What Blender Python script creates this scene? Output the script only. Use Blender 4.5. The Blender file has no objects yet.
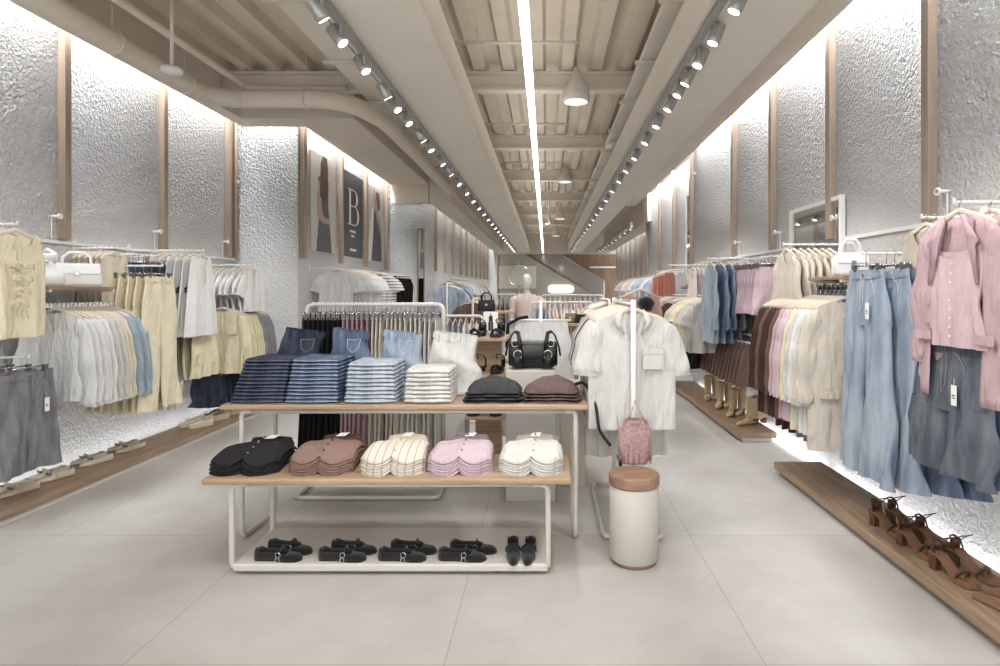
import bpy, math, random
from mathutils import Vector, Matrix
random.seed(7)
C = bpy.context.scene.collection
PI = math.pi
F = 610.0
def px(x, Y): return (x-546)*Y/F
def pz(y, Y): return 1.4-(y-290)*Y/F
def lin(c): return tuple(((v/255)/12.92 if v/255 <= .04045 else ((v/255+.055)/1.055)**2.4) for v in c)

# ---------------------------------------------------------------- materials
def newmat(name):
    m = bpy.data.materials.new(name); m.use_nodes = True
    nt = m.node_tree; b = nt.nodes['Principled BSDF']
    return m, nt, b
def N(nt, t, **kw):
    n = nt.nodes.new(t)
    for k, v in kw.items():
        if k in n.inputs: n.inputs[k].default_value = v
        else: setattr(n, k, v)
    return n
_mc = {}
def surf(name, col, rough=.5, metal=0, var=.0, vscale=8, bump=0, bscale=200, stretch=(1,1,1), col2=None, sheen=0, spec=None, trans=0, wrinkle=0):
    if name in _mc: return _mc[name]
    m, nt, b = newmat(name); L = nt.links
    b.inputs['Roughness'].default_value = rough; b.inputs['Metallic'].default_value = metal
    if spec is not None: b.inputs['Specular IOR Level'].default_value = spec
    if sheen: b.inputs['Sheen Weight'].default_value = sheen
    if trans: b.inputs['Transmission Weight'].default_value = trans
    c1 = lin(col); c2 = lin(col2) if col2 else tuple(v*(1-var) for v in c1)
    tc = N(nt, 'ShaderNodeTexCoord'); mp = N(nt, 'ShaderNodeMapping'); mp.inputs['Scale'].default_value = stretch
    L.new(tc.outputs['Object'], mp.inputs[0])
    if var or col2:
        n = N(nt, 'ShaderNodeTexNoise', Scale=vscale, Detail=5.0); L.new(mp.outputs[0], n.inputs['Vector'])
        r = N(nt, 'ShaderNodeValToRGB'); r.color_ramp.elements[0].position = .35; r.color_ramp.elements[1].position = .65
        r.color_ramp.elements[0].color = (*c2, 1); r.color_ramp.elements[1].color = (*c1, 1)
        L.new(n.outputs[0], r.inputs[0]); L.new(r.outputs[0], b.inputs['Base Color'])
    else: b.inputs['Base Color'].default_value = (*c1, 1)
    if bump:
        n2 = N(nt, 'ShaderNodeTexNoise', Scale=bscale, Detail=3.0); L.new(mp.outputs[0], n2.inputs['Vector'])
        bp = N(nt, 'ShaderNodeBump', Strength=bump, Distance=.01); L.new(n2.outputs[0], bp.inputs['Height']); L.new(bp.outputs[0], b.inputs['Normal'])
        if wrinkle:
            m3 = N(nt, 'ShaderNodeMapping'); m3.inputs['Scale'].default_value = (1,1,.30); m3.inputs['Rotation'].default_value=(.12,.18,0); L.new(tc.outputs['Object'], m3.inputs[0])
            n3 = N(nt, 'ShaderNodeTexNoise', Scale=19.0, Detail=2.5, Distortion=.6); L.new(m3.outputs[0], n3.inputs['Vector'])
            b3 = N(nt, 'ShaderNodeBump', Strength=wrinkle, Distance=.035); L.new(n3.outputs[0], b3.inputs['Height']); L.new(bp.outputs[0], b3.inputs['Normal']); L.new(b3.outputs[0], b.inputs['Normal'])
    _mc[name] = m; return m
def soft(c,k=.62,l=.10):
    g=.35*c[0]+.5*c[1]+.15*c[2]; return tuple(int(round((g+(v-g)*k)*(1-l)+246*l)) if g>70 else int(round(g+(v-g)*k)) for v in c)
def cloth(col, var=.10):
    col=soft(col)
    return surf('cloth_%d_%d_%d' % tuple(col), col, .9, var=var, vscale=9, bump=.25, bscale=260, spec=.25, wrinkle=.75)
def denim(col, col2):
    col2=tuple(max(8,v*1.12-.12*u) for u,v in zip(col,col2)); col=soft(col,.6,.05); col2=soft(col2,.62,0)
    return surf('denim_%d_%d_%d' % tuple(col), col, .9, col2=col2, vscale=5, stretch=(3.2,3.2,.7), bump=.35, bscale=320, spec=.2, wrinkle=.5)
def knit(col, col2): return surf('knit_%d_%d_%d' % tuple(col), col, .95, col2=col2, vscale=90, bump=.9, bscale=110, spec=.2)
def emis(name, col, s):
    m, nt, b = newmat(name); b.inputs['Base Color'].default_value = (*lin(col),1)
    b.inputs['Emission Color'].default_value = (*lin(col),1); b.inputs['Emission Strength'].default_value = s; return m
def stripes(name, base, line, freq, axis=0, width=.2):
    m, nt, b = newmat(name); L = nt.links; b.inputs['Roughness'].default_value = .9
    tc = N(nt,'ShaderNodeTexCoord'); sp = N(nt,'ShaderNodeSeparateXYZ'); L.new(tc.outputs['Object'], sp.inputs[0])
    mu = N(nt,'ShaderNodeMath', operation='MULTIPLY'); mu.inputs[1].default_value = freq; L.new(sp.outputs[axis], mu.inputs[0])
    fr = N(nt,'ShaderNodeMath', operation='FRACT'); L.new(mu.outputs[0], fr.inputs[0])
    lt = N(nt,'ShaderNodeMath', operation='LESS_THAN'); lt.inputs[1].default_value = width; L.new(fr.outputs[0], lt.inputs[0])
    mx = N(nt,'ShaderNodeMix', data_type='RGBA'); mx.inputs['A'].default_value=(*lin(base),1); mx.inputs['B'].default_value=(*lin(line),1)
    L.new(lt.outputs[0], mx.inputs['Factor']); L.new(mx.outputs['Result'], b.inputs['Base Color']); return m

def stucco_mat():
    m, nt, b = newmat('rough_white_stucco'); L = nt.links
    b.inputs['Base Color'].default_value = (*lin((224,223,221)),1); b.inputs['Roughness'].default_value = .22; b.inputs['Specular IOR Level'].default_value=.8
    tc = N(nt,'ShaderNodeTexCoord')
    n1 = N(nt,'ShaderNodeTexNoise', Scale=38.0, Detail=4.0, Roughness=.6); L.new(tc.outputs['Object'], n1.inputs['Vector'])
    n2 = N(nt,'ShaderNodeTexVoronoi', Scale=46.0, feature='SMOOTH_F1'); 
    mx = N(nt,'ShaderNodeVectorMath', operation='MULTIPLY_ADD'); mx.inputs[1].default_value=(.06,.06,.06)
    L.new(n1.outputs[1], mx.inputs[0]); L.new(tc.outputs['Object'], mx.inputs[2]); L.new(mx.outputs[0], n2.inputs['Vector'])
    ad = N(nt,'ShaderNodeMath', operation='ADD'); L.new(n1.outputs[0], ad.inputs[0]); L.new(n2.outputs[0], ad.inputs[1])
    # the coarse trowelling fades into smooth panels below the rail
    sp = N(nt,'ShaderNodeSeparateXYZ'); L.new(tc.outputs['Object'], sp.inputs[0])
    mr = N(nt,'ShaderNodeMapRange'); mr.inputs[1].default_value=1.5; mr.inputs[2].default_value=2.6; mr.inputs[3].default_value=.35; mr.inputs[4].default_value=1.0
    L.new(sp.outputs[2], mr.inputs[0])
    bp = N(nt,'ShaderNodeBump', Distance=.22); L.new(mr.outputs[0], bp.inputs['Strength']); L.new(ad.outputs[0], bp.inputs['Height']); L.new(bp.outputs[0], b.inputs['Normal'])
    return m
def floor_mat():
    m, nt, b = newmat('pale_concrete_tiles'); L = nt.links
    tc = N(nt,'ShaderNodeTexCoord')
    n = N(nt,'ShaderNodeTexNoise', Scale=1.3, Detail=8.0, Roughness=.6); L.new(tc.outputs['Object'], n.inputs['Vector'])
    r = N(nt,'ShaderNodeValToRGB'); e=r.color_ramp.elements
    e[0].position=.32; e[0].color=(*lin((184,180,174)),1); e[1].position=.68; e[1].color=(*lin((208,205,200)),1)
    L.new(n.outputs[0], r.inputs[0])
    br = N(nt,'ShaderNodeTexBrick', offset=0.0); br.inputs['Scale'].default_value=1; br.inputs['Mortar Size'].default_value=.0035
    br.inputs['Brick Width'].default_value=1.2; br.inputs['Row Height'].default_value=1.2; br.inputs['Mortar Smooth'].default_value=.3
    br.inputs['Color1'].default_value=(1,1,1,1); br.inputs['Color2'].default_value=(.95,.94,.93,1); br.inputs['Mortar'].default_value=(.74,.72,.70,1)
    mp = N(nt,'ShaderNodeMapping'); mp.inputs['Location'].default_value=(.38,.12,0); L.new(tc.outputs['Object'], mp.inputs[0]); L.new(mp.outputs[0], br.inputs['Vector'])
    mx = N(nt,'ShaderNodeMix', data_type='RGBA', blend_type='MULTIPLY'); mx.inputs['Factor'].default_value=1
    L.new(r.outputs[0], mx.inputs['A']); L.new(br.outputs[0], mx.inputs['B']); L.new(mx.outputs['Result'], b.inputs['Base Color'])
    n2 = N(nt,'ShaderNodeTexNoise', Scale=4.0, Detail=6.0); L.new(tc.outputs['Object'], n2.inputs['Vector'])
    mr = N(nt,'ShaderNodeMapRange'); mr.inputs[3].default_value=.38; mr.inputs[4].default_value=.6; L.new(n2.outputs[0], mr.inputs[0]); L.new(mr.outputs[0], b.inputs['Roughness'])
    return m
def wood_mat(name, c1, c2, st, rough=.45, sc=6):
    return surf(name, c1, rough, col2=c2, vscale=sc, stretch=st, bump=.08, bscale=40)
M = {}
M['stucco']=stucco_mat(); M['floor']=floor_mat()
M['oak_x']=wood_mat('oak_grain_across', (186,158,130), (164,136,108), (.5,7,7))
M['oak_y']=wood_mat('oak_grain_along', (168,142,116), (140,116,94), (7,.5,7))
M['batten']=wood_mat('batten_wood', (162,142,124), (148,128,112), (9,9,.5), .5)
M['walnut']=wood_mat('brown_wood_panels', (156,128,102), (118,94,74), (10,10,.4), .5, 3)
M['ceil']=surf('beige_ceiling_paint', (224,214,199), .75, var=.05, vscale=2)
M['deck']=surf('beige_deck_paint', (220,208,190), .6, var=.07, vscale=3)
M['duct']=surf('beige_board_paint', (232,225,213), .8, var=.03, vscale=2)
M['metal']=surf('cream_powder_coat', (214,209,198), .4)
M['white']=surf('white_paint', (234,233,230), .5)
M['steel']=surf('brushed_steel', (205,205,205), .25, 1)
M['hook']=surf('hook_steel', (180,180,178), .25, 1)
M['hanger']=surf('pale_beech_hanger', (226,212,194), .5, var=.1, vscale=20, stretch=(1,8,8))
M['clip']=surf('clip_grey', (120,115,112), .4, .6)
M['black']=surf('black_leather', (22,22,24), .35, bump=.3, bscale=120)
M['suede']=surf('black_suede', (24,23,24), .95, bump=.3, bscale=300, sheen=.3)
M['tan']=surf('tan_suede', (208,182,146), .9, var=.15, bump=.3, bscale=200)
M['brownl']=surf('brown_leather', (92,62,42), .4, var=.2)
M['beigel']=surf('beige_leather', (212,200,180), .5, var=.08)
M['whitel']=surf('white_leather', (228,228,228), .45, bump=.15, bscale=150)
M['tagm']=surf('white_card', (240,239,235), .7)
M['ink']=surf('dark_ink', (45,45,48), .7)
M['grey_track']=surf('grey_track_metal', (170,170,168), .35, .6)
M['mirror']=surf('mirror_glass', (225,228,226), .03, 1)
M['lamp']=emis('lamp_glow', (255,250,240), 6)
M['led']=emis('led_strip', (255,253,250), 5)
M['cove']=emis('cove_led', (240,246,255), 3.5)
M['skin']=surf('mannequin_white', (222,224,216), .5)
M['bin']=surf('bin_shell', (204,199,190), .45)
M['tray']=surf('tray_enamel', (214,209,200), .45)

# ---------------------------------------------------------------- mesh builder
class MB:
    def __init__(s): s.v=[]; s.f=[]
    def add(s, vs, fs):
        o=len(s.v); s.v+= [tuple(v) for v in vs]; s.f += [tuple(i+o for i in f) for f in fs]
    def box(s, x0,x1,y0,y1,z0,z1):
        s.add([(x0,y0,z0),(x1,y0,z0),(x1,y1,z0),(x0,y1,z0),(x0,y0,z1),(x1,y0,z1),(x1,y1,z1),(x0,y1,z1)],
              [(0,3,2,1),(4,5,6,7),(0,1,5,4),(1,2,6,5),(2,3,7,6),(3,0,4,7)]); return s
    def loft(s, rings, cap0=True, cap1=True, closed=True):
        n=len(rings[0]); vs=[p for r in rings for p in r]; fs=[]
        for i in range(len(rings)-1):
            for j in range(n if closed else n-1):
                k=(j+1)%n; fs.append((i*n+j,i*n+k,(i+1)*n+k,(i+1)*n+j))
        if cap0: fs.append(tuple(reversed(range(n))))
        if cap1: fs.append(tuple((len(rings)-1)*n+j for j in range(n)))
        s.add(vs,fs); return s
    def tube(s, pts, r, n=8, closed=False, flat=None):
        pts=[Vector(p) for p in pts]; m=len(pts); rings=[]
        up=None
        for i,p in enumerate(pts):
            a=pts[(i-1)%m] if (closed or i>0) else p; b=pts[(i+1)%m] if (closed or i<m-1) else p
            t=(b-a).normalized()
            if up is None:
                up = Vector((0,0,1)) if abs(t.z)<.9 else Vector((0,1,0))
            u=(up-t*up.dot(t)); u = u.normalized() if u.length>1e-6 else t.orthogonal().normalized(); up=u; w=t.cross(u)
            rr = r[i] if isinstance(r,(list,tuple)) else r
            ru, rw = (rr, rr) if flat is None else (rr*flat[0], rr*flat[1])
            rings.append([p+u*(math.cos(2*PI*k/n)*ru)+w*(math.sin(2*PI*k/n)*rw) for k in range(n)])
        if closed: rings.append(rings[0]); s.loft(rings,False,False)
        else: s.loft(rings)
        return s
    def cyl(s, c, r, h, n=24, r2=None, axis=2, bev=0):
        r2 = r if r2 is None else r2
        prof=[(r,0),(r2,h)] if not bev else [(r-bev,0),(r,bev),(r2,h-bev),(r2-bev,h)]
        rings=[]
        for (q,z) in prof:
            ring=[]
            for k in range(n):
                a=2*PI*k/n; p=[math.cos(a)*q, math.sin(a)*q, z]
                if axis==0: p=[p[2],p[0],p[1]]
                if axis==1: p=[p[1],p[2],p[0]]
                ring.append((c[0]+p[0],c[1]+p[1],c[2]+p[2]))
            rings.append(ring)
        s.loft(rings); return s
    def lathe(s, c, prof, n=24):
        s.loft([[(c[0]+math.cos(2*PI*k/n)*r, c[1]+math.sin(2*PI*k/n)*r, c[2]+z) for k in range(n)] for r,z in prof]); return s
    def mesh(s, name, smooth=False):
        me=bpy.data.meshes.new(name); me.from_pydata(s.v,[],s.f); me.update()
        if smooth:
            for p in me.polygons: p.use_smooth=True
        return me
def obj(name, mb, mat, parent=None, smooth=False, bevel=0, kind=None, label=None, auto=False):
    me = mb.mesh(name, smooth) if isinstance(mb, MB) else mb
    if not me.materials: me.materials.append(None)
    o=bpy.data.objects.new(name, me); C.objects.link(o)
    o.material_slots[0].link='OBJECT'; o.material_slots[0].material=mat
    if parent is not None: o.parent=parent
    if bevel:
        b=o.modifiers.new('bevel','BEVEL'); b.width=bevel; b.segments=3; b.limit_method='ANGLE'
        for p in me.polygons: p.use_smooth=True
        b.harden_normals=True
    if kind: o['kind']=kind
    if label: o['label']=label
    return o
def thing(name, label, cat, loc=(0,0,0), rz=0, group=None):
    o=bpy.data.objects.new(name,None); C.objects.link(o); o.location=loc; o.rotation_euler=(0,0,rz); o.empty_display_size=.05
    tag(o,label,cat,group); return o
def tag(o,label,cat,group=None):
    o['label']=label; o['category']=cat
    if group: o['group']=group
    return o
def dup(root, loc, rz=None, label=None, group=None, mats=None):
    r=root.copy(); C.objects.link(r); r.location=loc
    if rz is not None: r.rotation_euler=(0,0,rz)
    if label: r['label']=label
    if group: r['group']=group
    def kids(a,b):
        for ch in list(a.children):
            c=ch.copy(); C.objects.link(c); c.parent=b
            if mats and ch.name.split('.')[0] in mats: c.material_slots[0].material=mats[ch.name.split('.')[0]]
            kids(ch,c)
    kids(root,r); return r
def arc(cx,cy,r,a0,a1,n): return [(cx+r*math.cos(a0+(a1-a0)*i/n), cy+r*math.sin(a0+(a1-a0)*i/n)) for i in range(n+1)]
def rounded(pts, r, closed=False, n=5):
    P=[Vector(p) for p in pts]; out=[]; m=len(P)
    for i,p in enumerate(P):
        if not closed and i in (0,m-1): out.append(p); continue
        a=(P[i-1]-p); b=(P[(i+1)%m]-p); q=min(r,a.length/2.01,b.length/2.01); a=p+a.normalized()*q; b=p+b.normalized()*q
        for k in range(n+1):
            t=k/n; out.append(a*(1-t)**2+p*2*t*(1-t)+b*t*t)
    return out
def hash2(i,j=0): return random.Random(i*7919+j*104729).random()

# ================================================================ SETTING
def struct(name, mb, mat, bevel=0, smooth=False): return obj(name, mb, mat, None, smooth, bevel, 'structure')
YF, YB = -1.2, 27.0
struct('floor', MB().box(-4.2,3.4,YF,YB,-.1,0), M['floor'])
# left wall in three steps, right wall in three steps
struct('wall_left', MB().box(-3.85,-3.70,YF,7.25,0,4.2), M['stucco'])
struct('wall_left_return', MB().box(-3.70,-2.95,7.25,7.40,0,4.2), M['stucco'])
struct('wall_left_middle', MB().box(-3.10,-2.95,7.40,11.3,0,4.2), M['stucco'])
struct('wall_left_middle_return', MB().box(-3.10,-2.25,11.3,11.45,0,4.2), M['stucco'])
struct('wall_left_far', MB().box(-2.40,-2.25,11.45,24.5,0,4.2), M['stucco'])
struct('wall_right', MB().box(2.17,2.32,YF,9.0,0,4.2), M['stucco'])
struct('wall_right_middle', MB().box(2.38,2.52,8.9,14.5,0,4.2), M['stucco'])
struct('wall_right_far', MB().box(2.80,2.95,14.4,24.5,0,4.2), M['stucco'])
struct('wall_right_return', MB().box(2.38,2.95,14.4,14.5,0,4.2), M['stucco'])
# soffits (undersides at 3.3 / 2.96) with their slots
sm=M['ceil']
struct('trim_1', MB().box(-3.53,-3.37,YF,6.75,3.3,3.95), sm)
struct('trim_2', MB().box(-3.53,-2.12,6.75,7.1,3.3,3.95), sm)
struct('trim_3', MB().box(-2.80,-2.12,7.1,11.0,3.3,3.95), sm)
struct('trim_4', MB().box(-2.80,-2.12,11.0,11.14,2.96,3.95), sm)
struct('trim_5', MB().box(-2.10,-1.70,11.0,24.4,2.96,3.95), sm)
struct('trim_6', MB().box(1.48,2.02,YF,13.8,3.3,3.95), sm)
struct('trim_7', MB().box(2.30,2.66,13.8,24.4,2.96,3.95), sm)
# corrugated deck
mb=MB(); prof=[]; x=-3.9
while x<3.0:
    prof += [(x,3.76),(x+.13,3.76),(x+.16,3.67),(x+.27,3.67)]; x+=.30
mb.loft([[(a,YF,b) for a,b in prof],[(a,YB,b) for a,b in prof]],False,False,closed=False)
struct('ceiling', mb, M['deck'])
struct('ceiling_slab', MB().box(-4.0,3.2,YF,YB,3.80,4.2), M['deck'])
for i in range(9):
    Y=6.35+2.6*i-2*2.6
    if Y<.5 : continue
    mb=MB()
    for (za,zb,hy) in ((3.46,3.49,.06),(3.49,3.63,.012),(3.63,3.66,.06)): mb.box(-3.36,1.47,Y-hy,Y+hy,za,zb)
    struct('trim_%d'%(20+i), mb, M['ceil'])
# plasterboard beams
struct('trim_8', MB().box(-1.22,-.68,YF,24.9,2.95,3.24), M['duct'], .004)
struct('trim_9', MB().box(.88,1.46,YF,24.9,2.95,3.24), M['duct'], .004)
struct('trim_10', MB().box(-4.0,3.2,24.9,25.2,2.88,3.95), M['ceil'])
# battens on the walls
k=40
def batten(x,y,nx,ny,z1):
    global k
    mb=MB().box(x-nx,x+nx,y-ny,y+ny,1.78,z1)
    struct('trim_%d'%k, mb, M['batten'],.004); k+=1
for i in range(8):
    y=4.65-1.2*5+1.2*i
    if y<7.3: batten(-3.67,y,.03,.032,3.58)
batten(-3.67,7.17,.03,.03,3.58)
batten(-2.92,7.32,.04,.045,3.6)
for y in (8.7,9.9,11.15): batten(-2.92,y,.03,.032,3.6)
for i in range(10): batten(-2.22,12.3+1.2*i,.03,.032,3.55)
for i in range(7):
    y=-.2+1.18*i
    batten(2.142,y+.07,.028,.032,3.6)
batten(2.14,8.97,.03,.03,3.6)
for y in (11.2,12.6,14.2): batten(2.35,y,.03,.032,3.6)
for i in range(8): batten(2.77,15.5+1.15*i,.03,.032,3.6)
# platforms
def platform(n,x0,x1,y0,y1):
    o=struct('trim_%d'%n, MB().box(x0,x1,y0,y1,.038,.09), M['oak_y'], .004)
    obj('plinth', MB().box(x0+.05,x1-.03,y0+.04,y1-.04,0,.038), M['white'], o)
platform(11,-3.55,-3.2,YF,7.05); platform(12,1.74,2.10,YF,4.66); platform(13,1.76,2.12,5.6,8.8); platform(14,-2.2,-1.95,11.6,20)
# cove LEDs recessed above the slots
def cove(n,x0,x1,y0,y1,z,sx,sy,power):
    struct('light_strip_%d'%n, MB().box(x0,x1,y0,y1,z,z+.02), M['cove'])
    l=bpy.data.lights.new('cove_light','AREA'); l.shape='RECTANGLE'; l.size=(x1-x0)*.9; l.size_y=(y1-y0)*.98; l.energy=power; l.color=(.93,.96,1)
    o=bpy.data.objects.new('cove_light',l); o.location=((x0+x1)/2,(y0+y1)/2,z-.01); C.objects.link(o)
CP=12.5
cove(1,-3.67,-3.57,-1,7.1,3.60,0,0,CP*8); cove(2,-3.5,-2.95,7.12,7.22,3.60,0,0,CP*.9)
cove(3,-2.93,-2.84,7.4,11.1,3.60,0,0,CP*3.7); cove(4,-2.8,-2.25,11.16,11.26,3.6,0,0,CP*.6); cove(5,-2.23,-2.14,11.5,24,3.6,0,0,CP*10)
cove(6,2.05,2.14,-1,8.8,3.60,0,0,CP*9); cove(7,2.22,2.34,9.1,13.8,3.60,0,0,CP*5); cove(8,2.69,2.78,14.6,24,3.6,0,0,CP*9)

def floor_glow(n,x0,x1,y0,y1,e):
    struct('light_strip_%d'%n, MB().box(x0,x1,y0,y1,.02,.03), M['cove'])
    l=bpy.data.lights.new('floor_glow','AREA'); l.shape='RECTANGLE'; l.size=x1-x0; l.size_y=y1-y0; l.energy=e; l.color=(.97,.98,1)
    o=bpy.data.objects.new('floor_glow',l); o.location=((x0+x1)/2,(y0+y1)/2,.04); o.rotation_euler=(PI,0,0); C.objects.link(o)
floor_glow(11,-3.62,-3.57,.5,7.0,2.0); floor_glow(12,2.115,2.155,.5,4.6,1.4); floor_glow(13,2.13,2.16,4.7,8.7,1.3)

# back of the shop
g=surf('olive_grey_plaster',(176,172,158),.8,var=.04)
struct('wall_back', MB().box(-4,3.2,26.6,26.8,0,4.2), M['walnut'])
struct('wall_back_left', MB().box(-2.3,-1.95,24.2,24.6,0,3.0), M['white'])
mb=MB(); # stair flank: a wall whose top follows the flight
pts=[(-1.9,0),(2.3,0),(2.3,1.0),(-.33,2.55),(-.95,2.93),(-1.9,2.93)]
mb.loft([[(a,25.1,b) for a,b in pts],[(a,25.22,b) for a,b in pts]])
struct('wall_stair', mb, g)
struct('wall_back_recess', MB().box(-1.92,-.4,24.98,25.08,1.45,2.4), surf('pale_plaster',(208,204,192),.8), .02)
st=thing('staircase','open staircase with brown wooden treads rising to the left at the back','staircase',(0,25.7,0))
mb=MB()
for i in range(12):
    x=2.3-.26*i; z=1.08+.16*i; mb.box(x-.29,x,-.45,.45,z-.05,z)
for i in range(6): mb.box(2.34,3.0,-1.2+.25*i,-.90+.25*i,.13+.17*i,.18+.17*i)
obj('treads',mb,M['walnut'],st)
mb=MB()
for i in range(12):
    x=2.3-.26*i; z=1.08+.16*i; mb.box(x-.03,x-.01,-.44,.44,z-.16,z-.05)
for i in range(6): mb.box(2.35,2.99,-1.17+.25*i,-1.15+.25*i,.01+.17*i,.13+.17*i)
obj('risers',mb,M['walnut'],st)
gl=surf('glass',(205,212,210),.08); gl.node_tree.nodes['Principled BSDF'].inputs['Alpha'].default_value=.22
mb=MB(); pts=[(2.35,.98),(2.35,1.75),(.3,3.05),(-.9,3.0)]
mb.loft([[(a,-.53,b) for a,b in pts],[(a,-.515,b) for a,b in pts]]); obj('glass_balustrade',mb,gl,st)
obj('handrail',MB().tube([(2.38,-.52,1.77),(.3,-.52,3.07)],.03),M['steel'],st)
obj('newel_post',MB().cyl((2.38,-.52,0),.035,1.78),M['steel'],st)
struct('trim_15', MB().box(1.9,3.0,26.3,26.6,2.35,2.42), M['white'])
s=thing('illuminated_sign','glowing white pill-shaped sign on the staircase wall','sign',(px(561,24.9),25.0,1.44))
mb=MB(); out=arc(.36,0,.17,-PI/2,PI/2,10)+arc(-.36,0,.17,PI/2,3*PI/2,10)
mb.loft([[(a,-.04,b) for a,b in out],[(a,.09,b) for a,b in out]]); obj('light_face',mb,emis('sign_glow',(255,255,252),1.1),s)
mb=MB()
for i,w in enumerate((.05,.03,.06,.04,.05,.03,.05)): mb.box(-.27+.08*i,-.27+.08*i+w,-.046,-.04,-.045,.045)
obj('lettering',mb,surf('pale_letter',(205,205,200),.6),s)

# ================================================================ CEILING FITTINGS
# linear LED
s=thing('linear_ceiling_light','long thin white linear light running down the centre of the ceiling','light',(-.12,0,2.92))
obj('diffuser',MB().box(-.026,.026,-1.5,24.8,-.012,0),M['led'],s); obj('housing',MB().box(-.03,.03,-1.5,24.8,.0,.05),M['white'],s)
mb=MB()
for y in range(0,25,3): mb.tube([(0,y,.05),(0,y,.75)],.003,6)
obj('suspension_wires',mb,M['steel'],s)
l=bpy.data.lights.new('linear_light','AREA'); l.shape='RECTANGLE'; l.size=.05; l.size_y=25; l.energy=190; l.color=(1,1,1)
o=bpy.data.objects.new('linear_light',l); o.location=(-.12,11.5,2.90); C.objects.link(o)
l2=l.copy(); l2.energy=38; o2=bpy.data.objects.new('added_ceiling_fill',l2); o2.location=(-.12,11.5,2.98); o2.rotation_euler=(PI,0,0); C.objects.link(o2)  # added upward lamp that brightens the dark ceiling, not part of the fitting
# cable trays
def tray(name,label,x0,x1,z):
    s=thing(name,label,'duct',(0,0,z))
    xm=(x0+x1)/2
    obj('panel',MB().box(x0,xm-.008,YF,24.8,0,.06).box(xm+.008,x1,YF,24.8,0,.06),M['duct'],s)
    mb=MB()
    for i in range(22): mb.box(x0-.06,x1+.04,-.4+1.15*i,-.36+1.15*i,-.03,-.005)
    obj('crossbars',mb,M['ceil'],s)
    mb=MB()
    for i in range(11): mb.tube([(x0-.03,-.38+2.3*i,-.02),(x0-.03,-.38+2.3*i,.24)],.006,6)
    obj('hanger_rods',mb,M['ceil'],s)
tray('cable_tray','beige boxed cable tray above the left row of spotlights',-1.9,-1.36,3.42)
tray('cable_tray','beige boxed cable tray above the right row of spotlights',.84,1.2,3.42)
# pipes
s=thing('drain_pipe','large beige pipe hanging along the left edge of the ceiling and bending to the middle','pipe',(0,0,3.23))
obj('pipe',MB().tube(rounded([(-3.2,YF,0),(-3.2,5.85,0),(-1.95,5.85,0),(-1.75,6.6,0),(-1.75,24.6,-.1)],.35,n=8),.085,16),M['ceil'],s,True)
mb=MB()
for y in (1.2,2.3,3.4,4.5,5.4): mb.tube([(-3.2+.09*math.cos(a),y,.09*math.sin(a)) for a in [2*PI*i/16 for i in range(16)]],.008,6,True).tube([(-3.2,y,.085),(-3.2,y,.43)],.004,6)
for x in (-2.9,-2.3): mb.tube([(x,5.85+.09*math.cos(a),.09*math.sin(a)) for a in [2*PI*i/16 for i in range(16)]],.008,6,True).tube([(x,5.85,.085),(x,5.85,.43)],.004,6)
for y in (8,10,12,14,16): mb.tube([(-1.75,y,.08),(-1.75,y,.16)],.004,6)
obj('pipe_clamps',mb,M['ceil'],s)
s=thing('sprinkler_main','thinner beige pipe running above the large drain pipe on the left','pipe',(0,0,3.40))
obj('pipe',MB().tube(rounded([(-2.95,YF,0),(-2.95,6.06,0),(-1.98,6.06,0)],.2),.032,10),M['ceil'],s,True)
i=0
for Y in (3.7,5.3,7.9,10.3):
    i+=1
    tag(obj('conduit',MB().tube([(-.95,Y,3.55),(.30,Y,3.55)],.016,8).tube([(-.6,Y,3.55),(-.6,Y,3.68)],.01,6),M['ceil'],None,True),
        'thin beige conduit crossing the central ceiling bay, number %s from the front'%('one','two','three','four')[i-1],'pipe')
def sprinkler(x,Y,ytop,ybot,label):
    s=thing('sprinkler',label,'sprinkler',(x,Y,ybot))
    obj('drop_pipe',MB().tube([(0,0,.03),(0,0,ytop-ybot)],.014,8),M['ceil'],s,True)
    obj('escutcheon',MB().lathe((0,0,0),[(.02,-.01),(.07,.0),(.075,.015),(.07,.035),(.02,.045)],20),M['white'],s,True)
Y=4.4
sprinkler(px(172,Y),Y,3.70,pz(73,Y),'white sprinkler head on a drop pipe beside the left drain pipe')
sprinkler(px(572,9.2),9.2,3.70,pz(151,9.2),'white sprinkler head hanging below the first pendant lamp')
sprinkler(px(549,13),13,3.70,pz(225,13),'small white sprinkler head hanging beside the far end of the linear light')
sprinkler(px(612,8.2),8.2,3.42,pz(147,8.2),'white round smoke detector fixed under the right cable tray')
# pendant lamps
def pendant(x,Y,yb,label):
    z=pz(yb,Y); s=thing('pendant_lamp',label,'lamp',(x,Y,z),0,None)
    obj('shade',MB().lathe((0,0,0),[(.10,.0),(.132,.005),(.135,.05),(.128,.11),(.10,.18),(.06,.25),(.028,.31),(.02,.34)],28),M['ceil'] if 0 else M['bin'],s,True)
    obj('bulb',MB().lathe((0,0,-.004),[(.115,0),(.115,.006)],24),emis('pendant_glow_%d'%int(Y),(235,232,225),.7),s)
    obj('cord',MB().tube([(0,0,.33),(0,0,3.69-z)],.004,6),M['clip'],s)
pendant(px(576,6.0),6.0,102,'largest and nearest bell-shaped white pendant lamp')
pendant(px(565,11.5),11.5,182,'second bell-shaped white pendant lamp from the front')
pendant(px(560,15),15,219,'third bell-shaped white pendant lamp, smaller in the distance')
pendant(px(556,18.5),18.5,236,'farthest and smallest bell-shaped white pendant lamp')
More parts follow.
